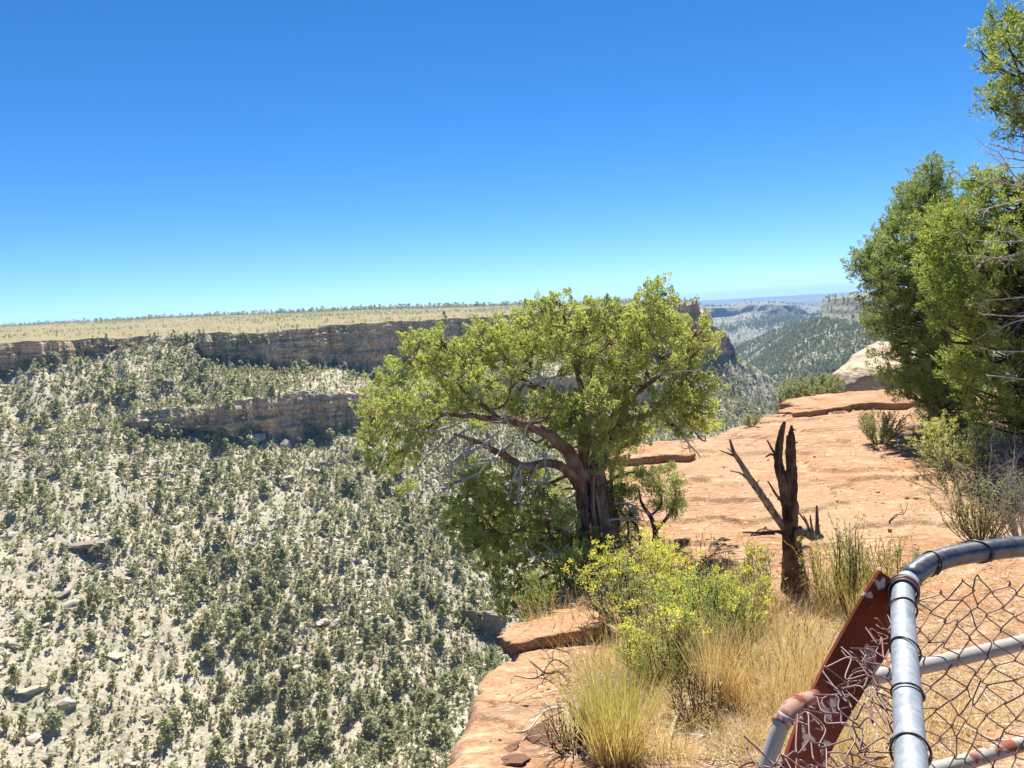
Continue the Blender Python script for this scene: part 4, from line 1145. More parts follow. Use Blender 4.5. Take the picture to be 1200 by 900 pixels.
# dead grey branches between them
rng = np.random.default_rng(88)
dt = empty('dead_tree', np.array([9.7, 12.4, float(ground_z(9.7, 12.4))]), 'bare dead tree with grey and reddish twigs before the yellow-green conifer', 'tree')
B = Bag(); dq, dr = resample([np.array(dt.location) + np.array([0, 0, -.2]), PD(1262, 420, 12.0), PD(1255, 300, 11.8), PD(1245, 190, 11.6), PD(1240, 130, 11.6)], [.13, .10, .08, .05, .02], 30)
V, F = tube(dq, dr, 10, None, 0.2); B.add(V, F)
for x, y, x2, y2 in [(1240, 190, 1158, 168), (1242, 195, 1164, 182), (1244, 210, 1170, 178), (1245, 215, 1178, 196), (1246, 220, 1160, 205), (1248, 240, 1150, 246), (1250, 255, 1146, 282), (1250, 270, 1140, 300), (1252, 290, 1150, 312), (1253, 310, 1146, 300), (1255, 330, 1152, 352), (1256, 345, 1148, 368), (1258, 370, 1160, 392), (1260, 400, 1164, 412), (1260, 285, 1170, 262), (1262, 430, 1158, 440)]:
    a = dq[int(np.argmin(np.abs(topx(dq)[:, 1] - y)))]
    bpt = PD(x2, y2, 11.0 + rng.normal() * 0.4)
    m_ = (a + bpt) / 2 + rng.normal(size=3) * 0.10 + np.array([0, 0, -0.06])
    q, r = resample([a, m_, bpt], [.022, .014, .005], 14); V, F = tube(q, r, 6, None, 0.2); B.add(V, F)
    for _ in range(5):
        twig_fan(B, q[rng.integers(5, 14)], (bpt - a) + rand_dirs(1, rng)[0] * 0.9, rng.uniform(0.18, 0.45), 0.006, rng, 1, 4)
B.build('branch', MAT['grey_wood'], dt, True)

# --- dead stump
stb = PG(929, 694)
st = empty('dead_stump', stb, 'charred split dead juniper stump standing in the grass', 'tree stump')
sy = stb[1]
def cs(pts, s=3.75, ox=820, oy=470): return np.array([PD(ox + x / s, oy + y / s, sy + (z[0] if z else 0)) for x, y, *z in pts])
k_ = sy / FPX / 3.75
B = Bag()
V, F = tube(cs([(415, 880), (408, 800), (402, 700), (400, 600), (398, 500), (396, 400)]), np.array([54, 45, 38, 34, 30, 22]) * k_, 26, 40, 0.22, 0.13, 1); B.add(V, F)
V, F = tube(cs([(398, 520), (400, 400), (402, 300), (404, 200), (404, 150), (403, 106)]), np.array([30, 27, 23, 17, 13, 5]) * k_, 16, 30, 0.3, 0.15, 2); B.add(V, F)
V, F = tube(cs([(392, 300, .02), (386, 220, .02), (383, 150, .02)]), np.array([12, 9, 3]) * k_, 10, 14, 0.3, 0.15, 3); B.add(V, F)
V, F = tube(cs([(445, 850), (440, 760), (430, 660), (425, 580)]), np.array([26, 26, 22, 14]) * k_, 14, 20, 0.3, 0.15, 4); B.add(V, F)
for x, y, x2, y2, r in ((404, 125, 425, 130, 5), (410, 190, 432, 180, 5), (412, 400, 432, 390, 5), (418, 630, 460, 600, 9)):
    V, F = tube(cs([(x, y), ((x + x2) / 2, (y + y2) / 2 - 2), (x2, y2)]), np.array([r, r * .7, r * .3]) * k_, 7, 8, 0.2); B.add(V, F)
B.build('trunk', MAT['stump'], st, True)
B = Bag()
V, F = tube(cs([(388, 520), (376, 430), (368, 370), (352, 310), (345, 250), (350, 180), (366, 110), (373, 88)]), np.array([20, 21, 21, 20, 18, 15, 10, 5]) * k_, 16, 34, 0.25, 0.13, 5); B.add(V, F)
B.build('prong', MAT['stump'], st, True)
B = Bag()
V, F = tube(cs([(375, 570, .02), (345, 520, .0), (310, 470, -.05), (265, 405, -.1), (225, 350, -.12), (185, 280, -.15), (150, 225, -.18), (132, 168, -.2)]), np.array([15, 17, 16, 14, 13, 11, 8, 4]) * k_, 14, 40, 0.3, 0.14, 6); B.add(V, F)
for pts, r in (([(150, 240, -.18), (120, 228, -.18), (88, 216, -.2)], 6), ([(215, 345, -.12), (180, 318, -.12), (132, 306, -.15)], 7), ([(150, 230, -.18), (120, 205, -.18)], 4), ([(245, 370, -.1), (262, 345, -.12)], 5)):
    V, F = tube(cs(pts), np.linspace(r, r * .35, len(pts)) * k_, 7, 12, 0.3); B.add(V, F)
B.build('branch', MAT['stump_pale'], st, True)
B = Bag()
for pts, r0, r1 in (([(385, 480, .05), (365, 445, 0), (335, 410, -.03), (300, 352, -.05)], 12, 3), ([(375, 585), (330, 572), (260, 578), (188, 577)], 10, 3), ([(330, 582), (280, 585), (235, 592)], 6, 2), ([(345, 245), (320, 215), (296, 172)], 8, 3), ([(342, 250), (315, 233), (290, 246)], 7, 3)):
    V, F = tube(cs(pts), np.linspace(r0, r1, len(pts)) * k_, 8, 16, 0.3, 0.1); B.add(V, F)
B.build('branch', MAT['stump'], st, True)
B = Bag()
V, F = tube(cs([(425, 640, -.05), (438, 575, -.1), (460, 575, -.12), (490, 595, -.14), (525, 592, -.14), (545, 598, -.14)]), np.array([14, 20, 19, 16, 15, 4]) * k_, 14, 30, 0.3, 0.12, 8); B.add(V, F)
for pts, r in (([(520, 592, -.14), (516, 540, -.14), (514, 458, -.14)], 13), ([(505, 590, -.14), (490, 545, -.14), (485, 500, -.14)], 8), ([(490, 585, -.14), (465, 530, -.12), (425, 480, -.08)], 8), ([(480, 560, -.14), (470, 530, -.14), (455, 500, -.14)], 6), ([(530, 590, -.14), (520, 560, -.14), (530, 545, -.14)], 6), ([(440, 650, -.05), (465, 638, -.08), (490, 642, -.08)], 11)):
    V, F = tube(cs(pts), np.linspace(r, r * .3, len(pts)) * k_, 8, 14, 0.3, 0.1); B.add(V, F)
B.build('knot', MAT['stump_pale'], st, True)

# ------------------------------------------------------------------ near rocks
def slab(name, ctr, outline, thick, mat, label, seed, tilt=(0, 0)):
    """flat-topped sandstone ledge: ragged outline, layered sides, undercut foot"""
    n = 150
    oq, _ = resample([(*p, 0) for p in outline] + [(*outline[0], 0)], np.zeros(len(outline) + 1), n + 1)
    oq = oq[:-1, :2]; size = np.abs(oq).max()
    ang = np.linspace(0, 2 * math.pi, n, endpoint=False); cc = np.stack([np.cos(ang), np.sin(ang), 0 * ang], -1)
    oq = oq * (1 + 0.16 * fbm(cc * 2.5 + seed, 5, seed) + 0.05 * np.sign(fbm(cc * 7 + seed, 2, seed)))[:, None]
    rows = []
    for k, z in enumerate(np.linspace(-1, 0, 13)):
        lay = fbm(np.c_[cc[:, 0] * 1.2, cc[:, 1] * 1.2, np.full(n, z * 4.5 + seed)], 3, seed + 5)
        s = 1 - 0.10 * size / size * (1 if z < -0.55 else 0) * (0.5 + 0.8 * np.abs(lay)) + 0.05 * np.round(lay * 3) / 3
        if k == 12: s = s - 0.015
        rows.append(np.c_[oq * s[:, None], np.full(n, z * thick)])
    for f in np.linspace(0.95, 0.02, 22):
        q = oq * f
        h = 0.05 * thick * (1 - f) + 0.16 * thick * fbm(np.c_[q * 1.4, q[:, :1] * 0 + seed], 4, seed + 9) * min(1, (1 - f) * 6) + 0.02 * thick
        rows.append(np.c_[q, h])
    R = np.array(rows); R[..., 2] += R[..., 0] * tilt[0] + R[..., 1] * tilt[1]
    o = mk(name, R.reshape(-1, 3), [grid_faces(len(rows), n, True), np.array([list(range((len(rows) - 1) * n, len(rows) * n))])], mat, None, True)
    o.location = tuple(ctr)
    return tag(o, label, 'rock')

p = PG(640, 756)
slab('sandstone_ledge', p + np.array([0.08, 0.12, 0.09]), [(-.42, -.16), (-.28, -.24), (0, -.16), (.3, -.12), (.5, -.02), (.46, .26), (.1, .3), (-.25, .22), (-.44, .06)], 0.16, MAT['rock_red'], 'curved orange sandstone lip on the rim below the big juniper', 611, (0.05, -0.04))
p = PG(775, 545)
slab('sandstone_ledge', p + np.array([0.05, 0.75, 0.13]), [(-1.0, -.45), (-.5, -.65), (.1, -.5), (.45, -.62), (.75, -.3), (.7, .3), (.3, .7), (-.5, .7), (-1.1, .2)], 0.40, MAT['rock_red'], 'low sandstone shelf with shaded undercut right of the big juniper trunk', 612, (0.0, -0.02))
p = PG(1005, 486)
slab('sandstone_ledge', p + np.array([1.0, 1.7, 0.19]), [(-2.0, -.6), (-1.2, -1.1), (-.5, -.8), (.4, -1.15), (1.2, -.9), (2.2, -.5), (2.3, .7), (1.0, 1.3), (-1.0, 1.2), (-1.9, .5)], 0.5, MAT['rock_red'], 'large broken sandstone slab with dark crack at the far rim', 613, (0.03, 0.02))
p = PG(932, 489)
slab('sandstone_ledge', p + np.array([0.55, 0.45, 0.15]), [(-.75, -.2), (-.3, -.5), (.4, -.42), (.85, -.1), (.7, .5), (-.1, .6), (-.7, .3)], 0.30, MAT['rock_red'], 'small sandstone block under the left end of the broken slab', 614, (0.06, 0.0))
c = PD(1030, 436, 34)
rock('boulder', c + np.array([0.9, 0.6, -0.7]), (5.4, 4.4, 4.2), (0.15, -0.45, 0.3), MAT['rock_cream'], 'large cream boulder behind the shrubs left of the dark conifer', 'boulder', 621, 44, 5, 0.16, 0.12)
for k, (x, y, s, mat, lab) in enumerate([(615, 826, 0.035, 'rock_cream', 'white pebble on the near orange slab beside a dry stick'), (597, 815, 0.03, 'rock_red', 'reddish pebble near the middle of the near orange slab'), (583, 813, 0.022, 'rock_cream', 'tiny pale pebble left of the reddish pebble on the near slab'),
                                      (603, 893, 0.16, 'crust', 'dark lichen stone at the bottom edge of the near slab'), (600, 876, 0.10, 'crust', 'smaller dark stone above the lichen stone on the near slab'), (632, 868, 0.20, 'crust', 'flat crusted stone left of the tall golden grass clump')]):
    p = PG(x, y)
    rock('pebble' if s < .05 else 'stone', p + np.array([0, 0, s * 0.02]), (s * 1.3, s, s * (0.3 if mat == 'crust' else 0.6)), (0.2, 0.1, k), MAT[mat], lab, 'pebble' if s < .05 else 'stone', 640 + k, 16, 9, 0.35, 0.4)

# ------------------------------------------------------------------ shrubs and grasses
MAT['straw'] = leaf_mat('dry_grass', (0.84, 0.72, 0.48), (0.32, 0.22, 0.11), (0.62, 0.46, 0.25), 0.42, 3.0, 0.6, 0.2)
MAT['straw_green'] = leaf_mat('green_tipped_stems', (0.74, 0.58, 0.32), (0.24, 0.17, 0.07), (0.68, 0.54, 0.28), 0.4, 3.0, 0.6, 0.2, 'tone', (0.40, 0.42, 0.09), (0.4, 0.85))
MAT['rabbit'] = leaf_mat('rabbitbrush_leaf', (0.52, 0.54, 0.26), (0.33, 0.36, 0.15), (0.58, 0.58, 0.31), 0.4, 4.0, 0.6, 0.2)
MAT['flower'] = leaf_mat('yellow_flower_head', (0.70, 0.68, 0.10), (0.58, 0.60, 0.12), (0.76, 0.72, 0.12), 0.4, 5.0, 0.6, 0.2)
MAT['sage'] = leaf_mat('sage_leaf', (0.34, 0.36, 0.18), (0.24, 0.27, 0.12), (0.43, 0.43, 0.25), 0.3, 4.0, 0.7, 0.15)
MAT['seed'] = leaf_mat('brown_seed_head', (0.42, 0.24, 0.10), (0.33, 0.18, 0.08), (0.50, 0.31, 0.15), 0.25, 4.0, 0.7, 0.15)
MAT['green_leaf'] = leaf_mat('green_shrub_leaf', (0.32, 0.40, 0.12), (0.20, 0.28, 0.08), (0.40, 0.46, 0.16), 0.4, 4.0, 0.6, 0.2)

def px_m(p): return float(np.asarray(p) @ fwd) / FPX         # metres per pixel at a point

def tussock(name, label, x, y, wpx, hpx, n, mat, seed, bend=0.25, w=0.004, seeds=0, cat='grass', lean=(0, 0, 0), group=None, spread=0.35):
    rng = np.random.default_rng(seed)
    p = PG(x, y); k = px_m(p); W, H = wpx * k, hpx * k
    t = empty(name, p, label, cat, group)
    a = rng.random(n) * 6.283; rr = W * 0.5 * spread * np.sqrt(rng.random(n))
    Bp = p + np.stack([rr * np.cos(a), rr * np.sin(a), 0 * a - 0.02], -1)
    D = np.stack([np.cos(a) * rr / (W * 0.5 * spread + 1e-6), np.sin(a) * rr / (W * .5 * spread + 1e-6), 0 * a], -1) * (W * 0.5 * (1 - spread) / H) * 1.1 + np.array([0, 0, 1.0]) + rng.normal(size=(n, 3)) * 0.17 + np.array(lean)
    L = H * rng.uniform(0.55, 1.05, n)
    V, F, T, P = stems(Bp, D, L * np.where(rng.random(n) < 0.2, 0.6, 1.0), w * rng.uniform(0.6, 1.4, n), bend * rng.exponential(1.0, n), 6, rng)
    B = Bag(); B.add(V, F, T); B.build('blades', mat, t)
    if seeds:
        s = rng.choice(n, seeds, False)
        for i in s:
            tip = P[i, -1]; d = P[i, -1] - P[i, -2]; d = d / np.linalg.norm(d)
            m_ = 12
            C = tip + d * (np.linspace(-0.075, 0.06, m_)[:, None])
            V, F = blades(C, d + rand_dirs(m_, rng) * 0.35, 0.03, 0.008, rng); mk('seed_head', local(V, t), F, MAT['seed'], t)
    return t

def shrub(name, label, x, y, wpx, hpx, nst, leafmat, seed, leaf=(0.03, 0.008), per=26, flower=0.0, twig='dark_twig', cat='shrub', dens=1.0, base=None, fl_from=0.7):
    """woody shrub: fan of forking stems, leaves along their upper two thirds, flower heads at some tips"""
    rng = np.random.default_rng(seed)
    p = PG(x, y) if base is None else np.array(base); k = px_m(p); W, H = wpx * k, hpx * k
    t = empty(name, p, label, cat)
    B = Bag(); LV = Bag(); FL = Bag(); nf = 0
    for i in range(nst):
        a = rng.random() * 6.283; e = math.sqrt(rng.random())
        tip = p + np.array([math.cos(a) * e * W * .5, math.sin(a) * e * W * .45, H * (0.62 + 0.38 * math.sqrt(max(0, 1 - e * e))) * rng.uniform(0.8, 1.05)])
        b0 = p + np.array([math.cos(a), math.sin(a), 0]) * e * W * 0.10 + np.array([0, 0, -0.03])
        m_ = (b0 + tip) / 2 + np.array([math.cos(a), math.sin(a), 0]) * e * W * 0.10 + rng.normal(size=3) * 0.05 * H
        r0 = 0.0035 + 0.0012 * H * 10 * 0.4
        q, r = resample([b0, m_, tip], [r0, r0 * .6, r0 * .3], 10)
        V, F = tube(q, r, 4, cap=False); B.add(V, F)
        tips = [q]
        for _ in range(6):
            j = rng.integers(2, 9)
            d = (tip - b0) / np.linalg.norm(tip - b0) + rand_dirs(1, rng)[0] * 0.55
            e2 = q[j] + d / np.linalg.norm(d) * H * rng.uniform(0.18, 0.4)
            q2, r2 = resample([q[j], (q[j] + e2) / 2 + rng.normal(size=3) * 0.02 * H, e2], [r[j] * .8, r[j] * .6, r[j] * .35], 7)
            V, F = tube(q2, r2, 3, cap=False); B.add(V, F); tips.append(q2)
        for q2 in tips:
            nl = int(per * dens)
            ii = rng.integers(1, len(q2), nl)
            C = q2[ii] + rng.normal(size=(nl, 3)) * 0.006
            D = rand_dirs(nl, rng) + np.array([0, 0, 0.5]) + (q2[-1] - q2[0]) / np.linalg.norm(q2[-1] - q2[0]) * 0.5
            V, F = blades(C, D, leaf[0] * rng.uniform(.6, 1.3, nl), leaf[1], rng); LV.add(V, F)
            if flower and rng.random() < flower and q2[-1][2] > p[2] + H * fl_from:
                m2 = 26
                C = q2[-1] + rng.normal(size=(m2, 3)) * np.array([0.022, 0.022, 0.014])
                V, F = blades(C, rand_dirs(m2, rng) + np.array([0, 0, 0.8]), 0.02, 0.011, rng); nf += 1
                if nf <= 100: mk('flower_head', local(V, t), F, MAT['flower'], t)
    B.build('stems', MAT[twig], t, True)
    LV.build('foliage', leafmat, t)
    return t

tussock('grass_tussock', 'tall golden grass clump with yellow-green tips at the edge of the near slab', 722, 892, 132, 150, 560, MAT['straw_green'], 1001, 0.16, 0.0050)
tussock('grass_tussock', 'dead grey-brown stalks inside the right flank of the tall golden clump', 748, 888, 90, 110, 160, MAT['straw'], 1017, 0.2, 0.0044, spread=0.8)
tussock('grass_tussock', 'narrow straw clump between the golden clump and the red plate, bottom centre', 838, 822, 70, 130, 320, MAT['straw'], 1002, 0.18, 0.0036, 14)
tussock('grass_tussock', 'thick stand of dry golden grass left of the red plate', 915, 830, 125, 125, 650, MAT['straw'], 1003, 0.18, 0.0034, 30, spread=0.8)
tussock('grass_tussock', 'dry pale grass below the charred stump', 900, 752, 110, 75, 380, MAT['straw'], 1004, 0.2, 0.0036, 22, spread=0.8)
tussock('grass_tussock', 'yellow-green grass with seed spikes right of the charred stump', 985, 715, 80, 90, 420, MAT['straw_green'], 1005, 0.2, 0.004, 24, spread=0.7)
tussock('grass_tussock', 'thin spiky grass with brown seed heads above the yellow rabbitbrush', 836, 705, 75, 70, 90, MAT['straw'], 1006, 0.08, 0.003, 60, spread=0.9)
tussock('grass_tussock', 'straw grass under the big juniper with drooping seed spikes', 655, 738, 90, 55, 240, MAT['straw'], 1007, 0.3, 0.0036, 20, spread=0.8)
tussock('grass_tussock', 'small dry grass patch in front of the golden clump', 800, 890, 60, 60, 170, MAT['straw'], 1008, 0.3, 0.0034, spread=0.7)
tussock('grass_tussock', 'straw clump at the foot of the round green shrub', 858, 830, 55, 105, 240, MAT['straw'], 1009, 0.2, 0.0036)
tussock('grass_tussock', 'grass with tall seed spikes between stump and fence corner', 1030, 740, 80, 100, 240, MAT['straw_green'], 1010, 0.15, 0.0036, 40, spread=0.8)
tussock('grass_tussock', 'dry grass under the hanging wire mesh', 1090, 860, 130, 80, 380, MAT['straw'], 1011, 0.3, 0.0034, spread=0.85)
tussock('grass_tussock', 'straw-coloured grass below the plate and white pipe', 985, 890, 110, 90, 360, MAT['straw'], 1012, 0.3, 0.0034, spread=0.85)

tussock('grass_tussock', 'leaning straw grass between the golden clump and the yellow rabbitbrush', 745, 790, 110, 80, 340, MAT['straw'], 1013, 0.25, 0.0036, 12, spread=0.8)
tussock('grass_tussock', 'short straw grass under the right side of the yellow rabbitbrush', 800, 800, 90, 90, 300, MAT['straw_green'], 1014, 0.22, 0.0036, spread=0.7)
tussock('grass_tussock', 'dry grass in front of the leafy shrub behind the fence corner', 960, 800, 90, 90, 360, MAT['straw'], 1015, 0.22, 0.0034, 16, spread=0.85)
tussock('grass_tussock', 'loose pale grass between stump foot and rabbitbrush', 880, 740, 70, 80, 220, MAT['straw'], 1016, 0.22, 0.0034, 12, spread=0.85)
shrub('green_shrub', 'low tangled green shrub between the rabbitbrush and the round green shrub', 805, 765, 90, 85, 34, MAT['green_leaf'], 1117, (0.024, 0.010), 24, 0.1)
shrub('green_shrub', 'grey-leaved low shrub below the round green shrub', 848, 800, 80, 70, 26, MAT['sage'], 1118, (0.022, 0.009), 22)
shrub('rabbitbrush', 'brown-stemmed low brush under the bright rabbitbrush on the right', 1115, 575, 110, 34, 30, MAT['sage'], 1119, (0.03, 0.009), 10)
shrub('rabbitbrush', 'yellow-flowering rabbitbrush in front of the big juniper', 752, 742, 140, 96, 60, MAT['rabbit'], 1101, (0.034, 0.006), 24, 0.75, fl_from=0.62)
shrub('rabbitbrush', 'tall rabbitbrush with loose yellow flowers below the small dark juniper', 778, 716, 66, 82, 18, MAT['rabbit'], 1102, (0.034, 0.006), 22, 0.8, fl_from=0.6)
shrub('rabbitbrush', 'bright yellow-green rabbitbrush in front of the conifers', 1118, 552, 105, 56, 44, MAT['rabbit'], 1103, (0.05, 0.012), 26, 0.7, fl_from=0.5)
shrub('green_shrub', 'rounded green shrub to the left of the dry grass stand', 832, 780, 105, 100, 42, MAT['green_leaf'], 1104, (0.024, 0.011), 26, 0.06)
shrub('rabbitbrush', 'broad yellow-green rabbitbrush with few flowers in the middle of the brush', 815, 772, 130, 92, 56, MAT['rabbit'], 1120, (0.034, 0.006), 26, 0.3, fl_from=0.6)
shrub('rabbitbrush', 'straw-stemmed rabbitbrush behind the tall golden clump', 775, 800, 100, 80, 36, MAT['rabbit'], 1121, (0.032, 0.006), 22, 0.2, fl_from=0.6)
shrub('rabbitbrush', 'loose yellow-green rabbitbrush left of the stump foot', 868, 745, 80, 70, 30, MAT['rabbit'], 1122, (0.032, 0.006), 22, 0.25, fl_from=0.6)
shrub('dry_shrub', 'bare grey-brown twiggy bush at the left foot of the tall golden clump', 672, 880, 80, 60, 26, MAT['straw'], 1123, (0.02, 0.004), 4, cat='dry bush')
shrub('dry_shrub', 'bare dark twiggy bush between the golden clump and the grass stand', 820, 850, 80, 60, 26, MAT['straw'], 1124, (0.02, 0.004), 5, cat='dry bush')
shrub('green_shrub', 'small yellow-green shrub just left of the charred stump', 885, 700, 46, 58, 16, MAT['rabbit'], 1105, (0.03, 0.008), 22, 0.25)
shrub('sagebrush', 'small round grey-green shrub alone on the sandstone', 1030, 520, 56, 36, 30, MAT['sage'], 1106, (0.05, 0.015), 22)
shrub('sagebrush', 'grey-green shrub on the right above the curved rail', 1150, 640, 92, 80, 36, MAT['sage'], 1107, (0.026, 0.010), 20)
shrub('sagebrush', 'pale dry shrub with silvery twigs at the right edge above the rail', 1200, 645, 80, 95, 30, MAT['sage'], 1108, (0.024, 0.008), 9, twig='grey_wood')
shrub('green_shrub', 'leafy dark-stemmed shrub behind the fence corner', 1035, 705, 95, 70, 24, MAT['green_leaf'], 1109, (0.020, 0.010), 16)
shrub('green_shrub', 'yellow-green shrub right of the charred stump', 975, 712, 62, 78, 20, MAT['rabbit'], 1110, (0.026, 0.008), 20, 0.1)
shrub('green_shrub', 'upright thin-leaved shrub between stump and fence corner', 995, 722, 34, 110, 10, MAT['sage'], 1111, (0.024, 0.009), 22)
shrub('green_shrub', 'low green shoots at the foot of the big juniper', 680, 690, 50, 46, 18, MAT['green_leaf'], 1112, (0.026, 0.010), 22)
shrub('green_shrub', 'wispy green plant hanging at the rim left of the juniper base', 628, 722, 44, 50, 14, MAT['green_leaf'], 1113, (0.028, 0.008), 20)
p = PG(970, 469)
shrub('sagebrush', 'wide olive shrub behind the broken slab at the far rim', 970, 469, 74, 24, 46, MAT['sage'], 1114, (0.09, 0.028), 22, base=p + np.array([0.2, 1.6, -0.1]))
shrub('sagebrush', 'olive shrub hanging below the far rim left of the broken slab', 922, 485, 42, 46, 30, MAT['sage'], 1115, (0.09, 0.028), 22, base=PD(926, 500, 24.5))
shrub('sagebrush', 'faint dry bush on the sandstone rim behind the stump', 880, 500, 24, 14, 14, MAT['sage'], 1116, (0.05, 0.012), 12)

# dead brush on the right and loose sticks
rng = np.random.default_rng(99)
for x, y, n, Ls, lab in ((1185, 590, 26, 0.9, 'heap of bleached dead branches under the yellow-green conifer'), (1168, 560, 18, 0.6, 'tangle of dark dead twigs beside the bright rabbitbrush')):
    p = PG(x, y); B = Bag()
    for _ in range(n):
        o_ = p + np.array([rng.normal() * 0.35, rng.normal() * 0.3, 0.02])
        twig_fan(B, o_, np.array([rng.normal(), rng.normal() * 0.6, abs(rng.normal()) * 0.7 + 0.15]), Ls * rng.uniform(0.5, 1.1), 0.010, rng, 2, 4)
    o = B.build('dead_brush', MAT['grey_wood' if n == 26 else 'dark_twig'], None, True); tag(o, lab, 'dead brush')
sticks = [
    ([(668, 806), (655, 803), (640, 795), (622, 790)], 0.010, 'dark_twig', 'dark curved stick lying across the near slab', 0.10),
    ([(660, 832), (640, 842), (620, 858), (605, 868)], 0.008, 'grey_wood', 'thin grey forked stick on the near slab', 0.05),
    ([(668, 790), (650, 792), (630, 802), (604, 812)], 0.006, 'dark_twig', 'long thin twig above the curved stick on the near slab', 0.12),
    ([(668, 772), (650, 778), (638, 770)], 0.005, 'dark_twig', 'short twig at the top of the near slab', 0.12),
    ([(798, 836), (792, 850), (786, 868), (790, 880)], 0.012, 'grey_wood', 'pale stick standing in litter beside the golden clump', 0.04),
    ([(905, 742), (925, 737), (950, 744), (980, 752)], 0.008, 'grey_wood', 'pale forked stick in the dry grass below the stump', 0.06),
    ([(1092, 846), (1130, 858), (1165, 870), (1205, 872)], 0.010, 'grey_wood', 'long pale stick on the ground behind the wire mesh', 0.03),
    ([(880, 628), (895, 622), (912, 625)], 0.010, 'dark_twig', 'dark twig on the sandstone left of the stump', 0.03),
    ([(1042, 612), (1050, 606), (1058, 604)], 0.010, 'dark_twig', 'short red-brown twig on open sandstone right of the stump', 0.03),
]
for pts, r, mt, lab, lift in sticks:
    W = [PG(x, y) + np.array([0, 0, lift * (0.4 + 0.6 * (i % 2))]) for i, (x, y) in enumerate(pts)]
    B = Bag(); V, F = tube(W, np.linspace(r, r * .5, len(W)), 7, 16, 0.25); B.add(V, F)
    for _ in range(3):
        i = rng.integers(1, len(W))
        twig_fan(B, W[i], (W[-1] - W[0]) + rand_dirs(1, rng)[0] * 0.4 + np.array([0, 0, .05]), 0.22, r * .5, rng, 1, 2)
    tag(B.build('stick', MAT[mt], None, True), lab, 'stick')
lg = [PG(828, 692), PG(850, 700), PG(872, 708), PG(884, 722)]
V, F = tube([w_ + np.array([0, 0, 0.07]) for w_ in lg], [0.02, 0.035, 0.05, 0.055], 14, 22, 0.3, 0.15)
tag(mk('fallen_log', V, F, MAT['stump'], None, True), 'short charred fallen log half hidden in grass left of the stump', 'log')

# dry litter and short grass between the plants
Bp = []
for (x0_, y0_, x1_, y1_, n) in ((680, 690, 1010, 900, 7000), (660, 730, 820, 900, 1400), (980, 660, 1200, 900, 1400), (1060, 560, 1200, 660, 700)):
    xs = rng.uniform(x0_, x1_, n); ys = rng.uniform(y0_, y1_, n)
    for x, y in zip(xs, ys):
        v = ray(x, y); t = 2.6 / -v[2]
        for _ in range(8): t = 0.5 * t + 0.5 * float(gbase(v[0] * t, v[1] * t)) / v[2]
        Bp.append(v * t)
Bp = np.array(Bp); Bp[:, 2] = ground_z(Bp[:, 0], Bp[:, 1])
keep = fbm(np.c_[Bp[:, 0] * 1.6, Bp[:, 1] * 1.6, Bp[:, 0] * 0], 3, 301) > -0.12
Bp = Bp[keep]
D = rng.normal(size=(len(Bp), 3)) * 0.5 + np.array([0, 0, 0.7])
V, F, T, P = stems(np.repeat(Bp, 3, 0) + rng.normal(size=(len(Bp) * 3, 3)) * np.array([.03, .03, 0]), np.repeat(D, 3, 0) + rng.normal(size=(len(Bp) * 3, 3)) * 0.3, rng.uniform(0.06, 0.30, len(Bp) * 3) * np.repeat(0.5 + 0.8 * rng.random(len(Bp)), 3), 0.0032, 0.4, 3, rng)
tag(mk('dry_grass', V, F, MAT['straw']), 'sparse dry grass and stalks over the sandy soil', 'grass', kind='stuff')
n = 9000
C = np.repeat(Bp, 2, 0)[rng.permutation(len(Bp) * 2)[:n]] + rng.normal(size=(min(n, len(Bp) * 2), 3)) * np.array([.08, .08, 0]); C[:, 2] = ground_z(C[:, 0], C[:, 1]) + 0.008
D = rng.normal(size=C.shape); D[:, 2] *= 0.12
V, F, T, P = stems(C, D, rng.uniform(0.05, 0.22, len(C)), 0.006, 0.2, 3, rng, 0.5)
tag(mk('ground_litter', V, F, MAT['grey_wood']), 'grey twigs and bark bits littering the soil', 'litter', kind='stuff')
# gravel
xs = rng.uniform(-0.6, 9, 2600); ys = rng.uniform(2.6, 15, 2600)
ins = topx(np.stack([xs, ys, ground_z(xs, ys)], -1))
ok = (ins[:, 0] > np.interp(ins[:, 1], [484, 520, 640, 740, 800, 900], [960, 840, 720, 650, 590, 560]))
P = np.stack([xs, ys, ground_z(xs, ys)], -1)[ok]
sz = np.clip(rng.lognormal(math.log(0.016), 0.5, len(P)), 0.006, 0.06)[:, None] * rng.uniform(.6, 1.4, (len(P), 3))
V, F = merge_instances([(v_, f_) for v_, f_ in rp], P, sz, rng)
tag(mk('gravel', V, F, MAT['rock_red']), 'loose orange grit and small stones on the sandstone', 'gravel', kind='stuff')

# ------------------------------------------------------------------ the fence
fence = empty('wire_fence', PD(1056, 690, 1.55) + np.array([0, 0, -1.0]), 'bent galvanised pipe railing with torn chain-link mesh and red steel plate', 'fence')
PR_ = 0.0222
def fp(lst): return np.array([PD(x, y, d) for x, y, d in lst])
rail_pts = fp([(1084, 1180, 0.60), (1073, 990, 0.86), (1068, 900, 1.03), (1064, 830, 1.18), (1060, 760, 1.36), (1058, 712, 1.505), (1060, 690, 1.565), (1072, 672, 1.60), (1096, 658, 1.63), (1130, 649, 1.64), (1200, 640, 1.64), (1300, 632, 1.64), (1500, 612, 1.66), (1800, 584, 1.70)])
rq_, rr_ = resample(rail_pts, np.full(len(rail_pts), PR_), 120)
cut = int(np.argmin(np.abs(topx(rq_)[:, 0] - 1066) + 1e3 * (topx(rq_)[:, 1] > 690)))
V, F = tube(rq_[:cut + 1], rr_[:cut + 1], 28); mk('rail', local(V, fence), F, MAT['metal'], fence, True)
V, F = tube(rq_[cut:], rr_[cut:] + 0.0004, 28)
o_ = mk('rail', local(V, fence), F, MAT['dark_metal'], fence, True); o_['label'] = 'dark rail curving off to the right'
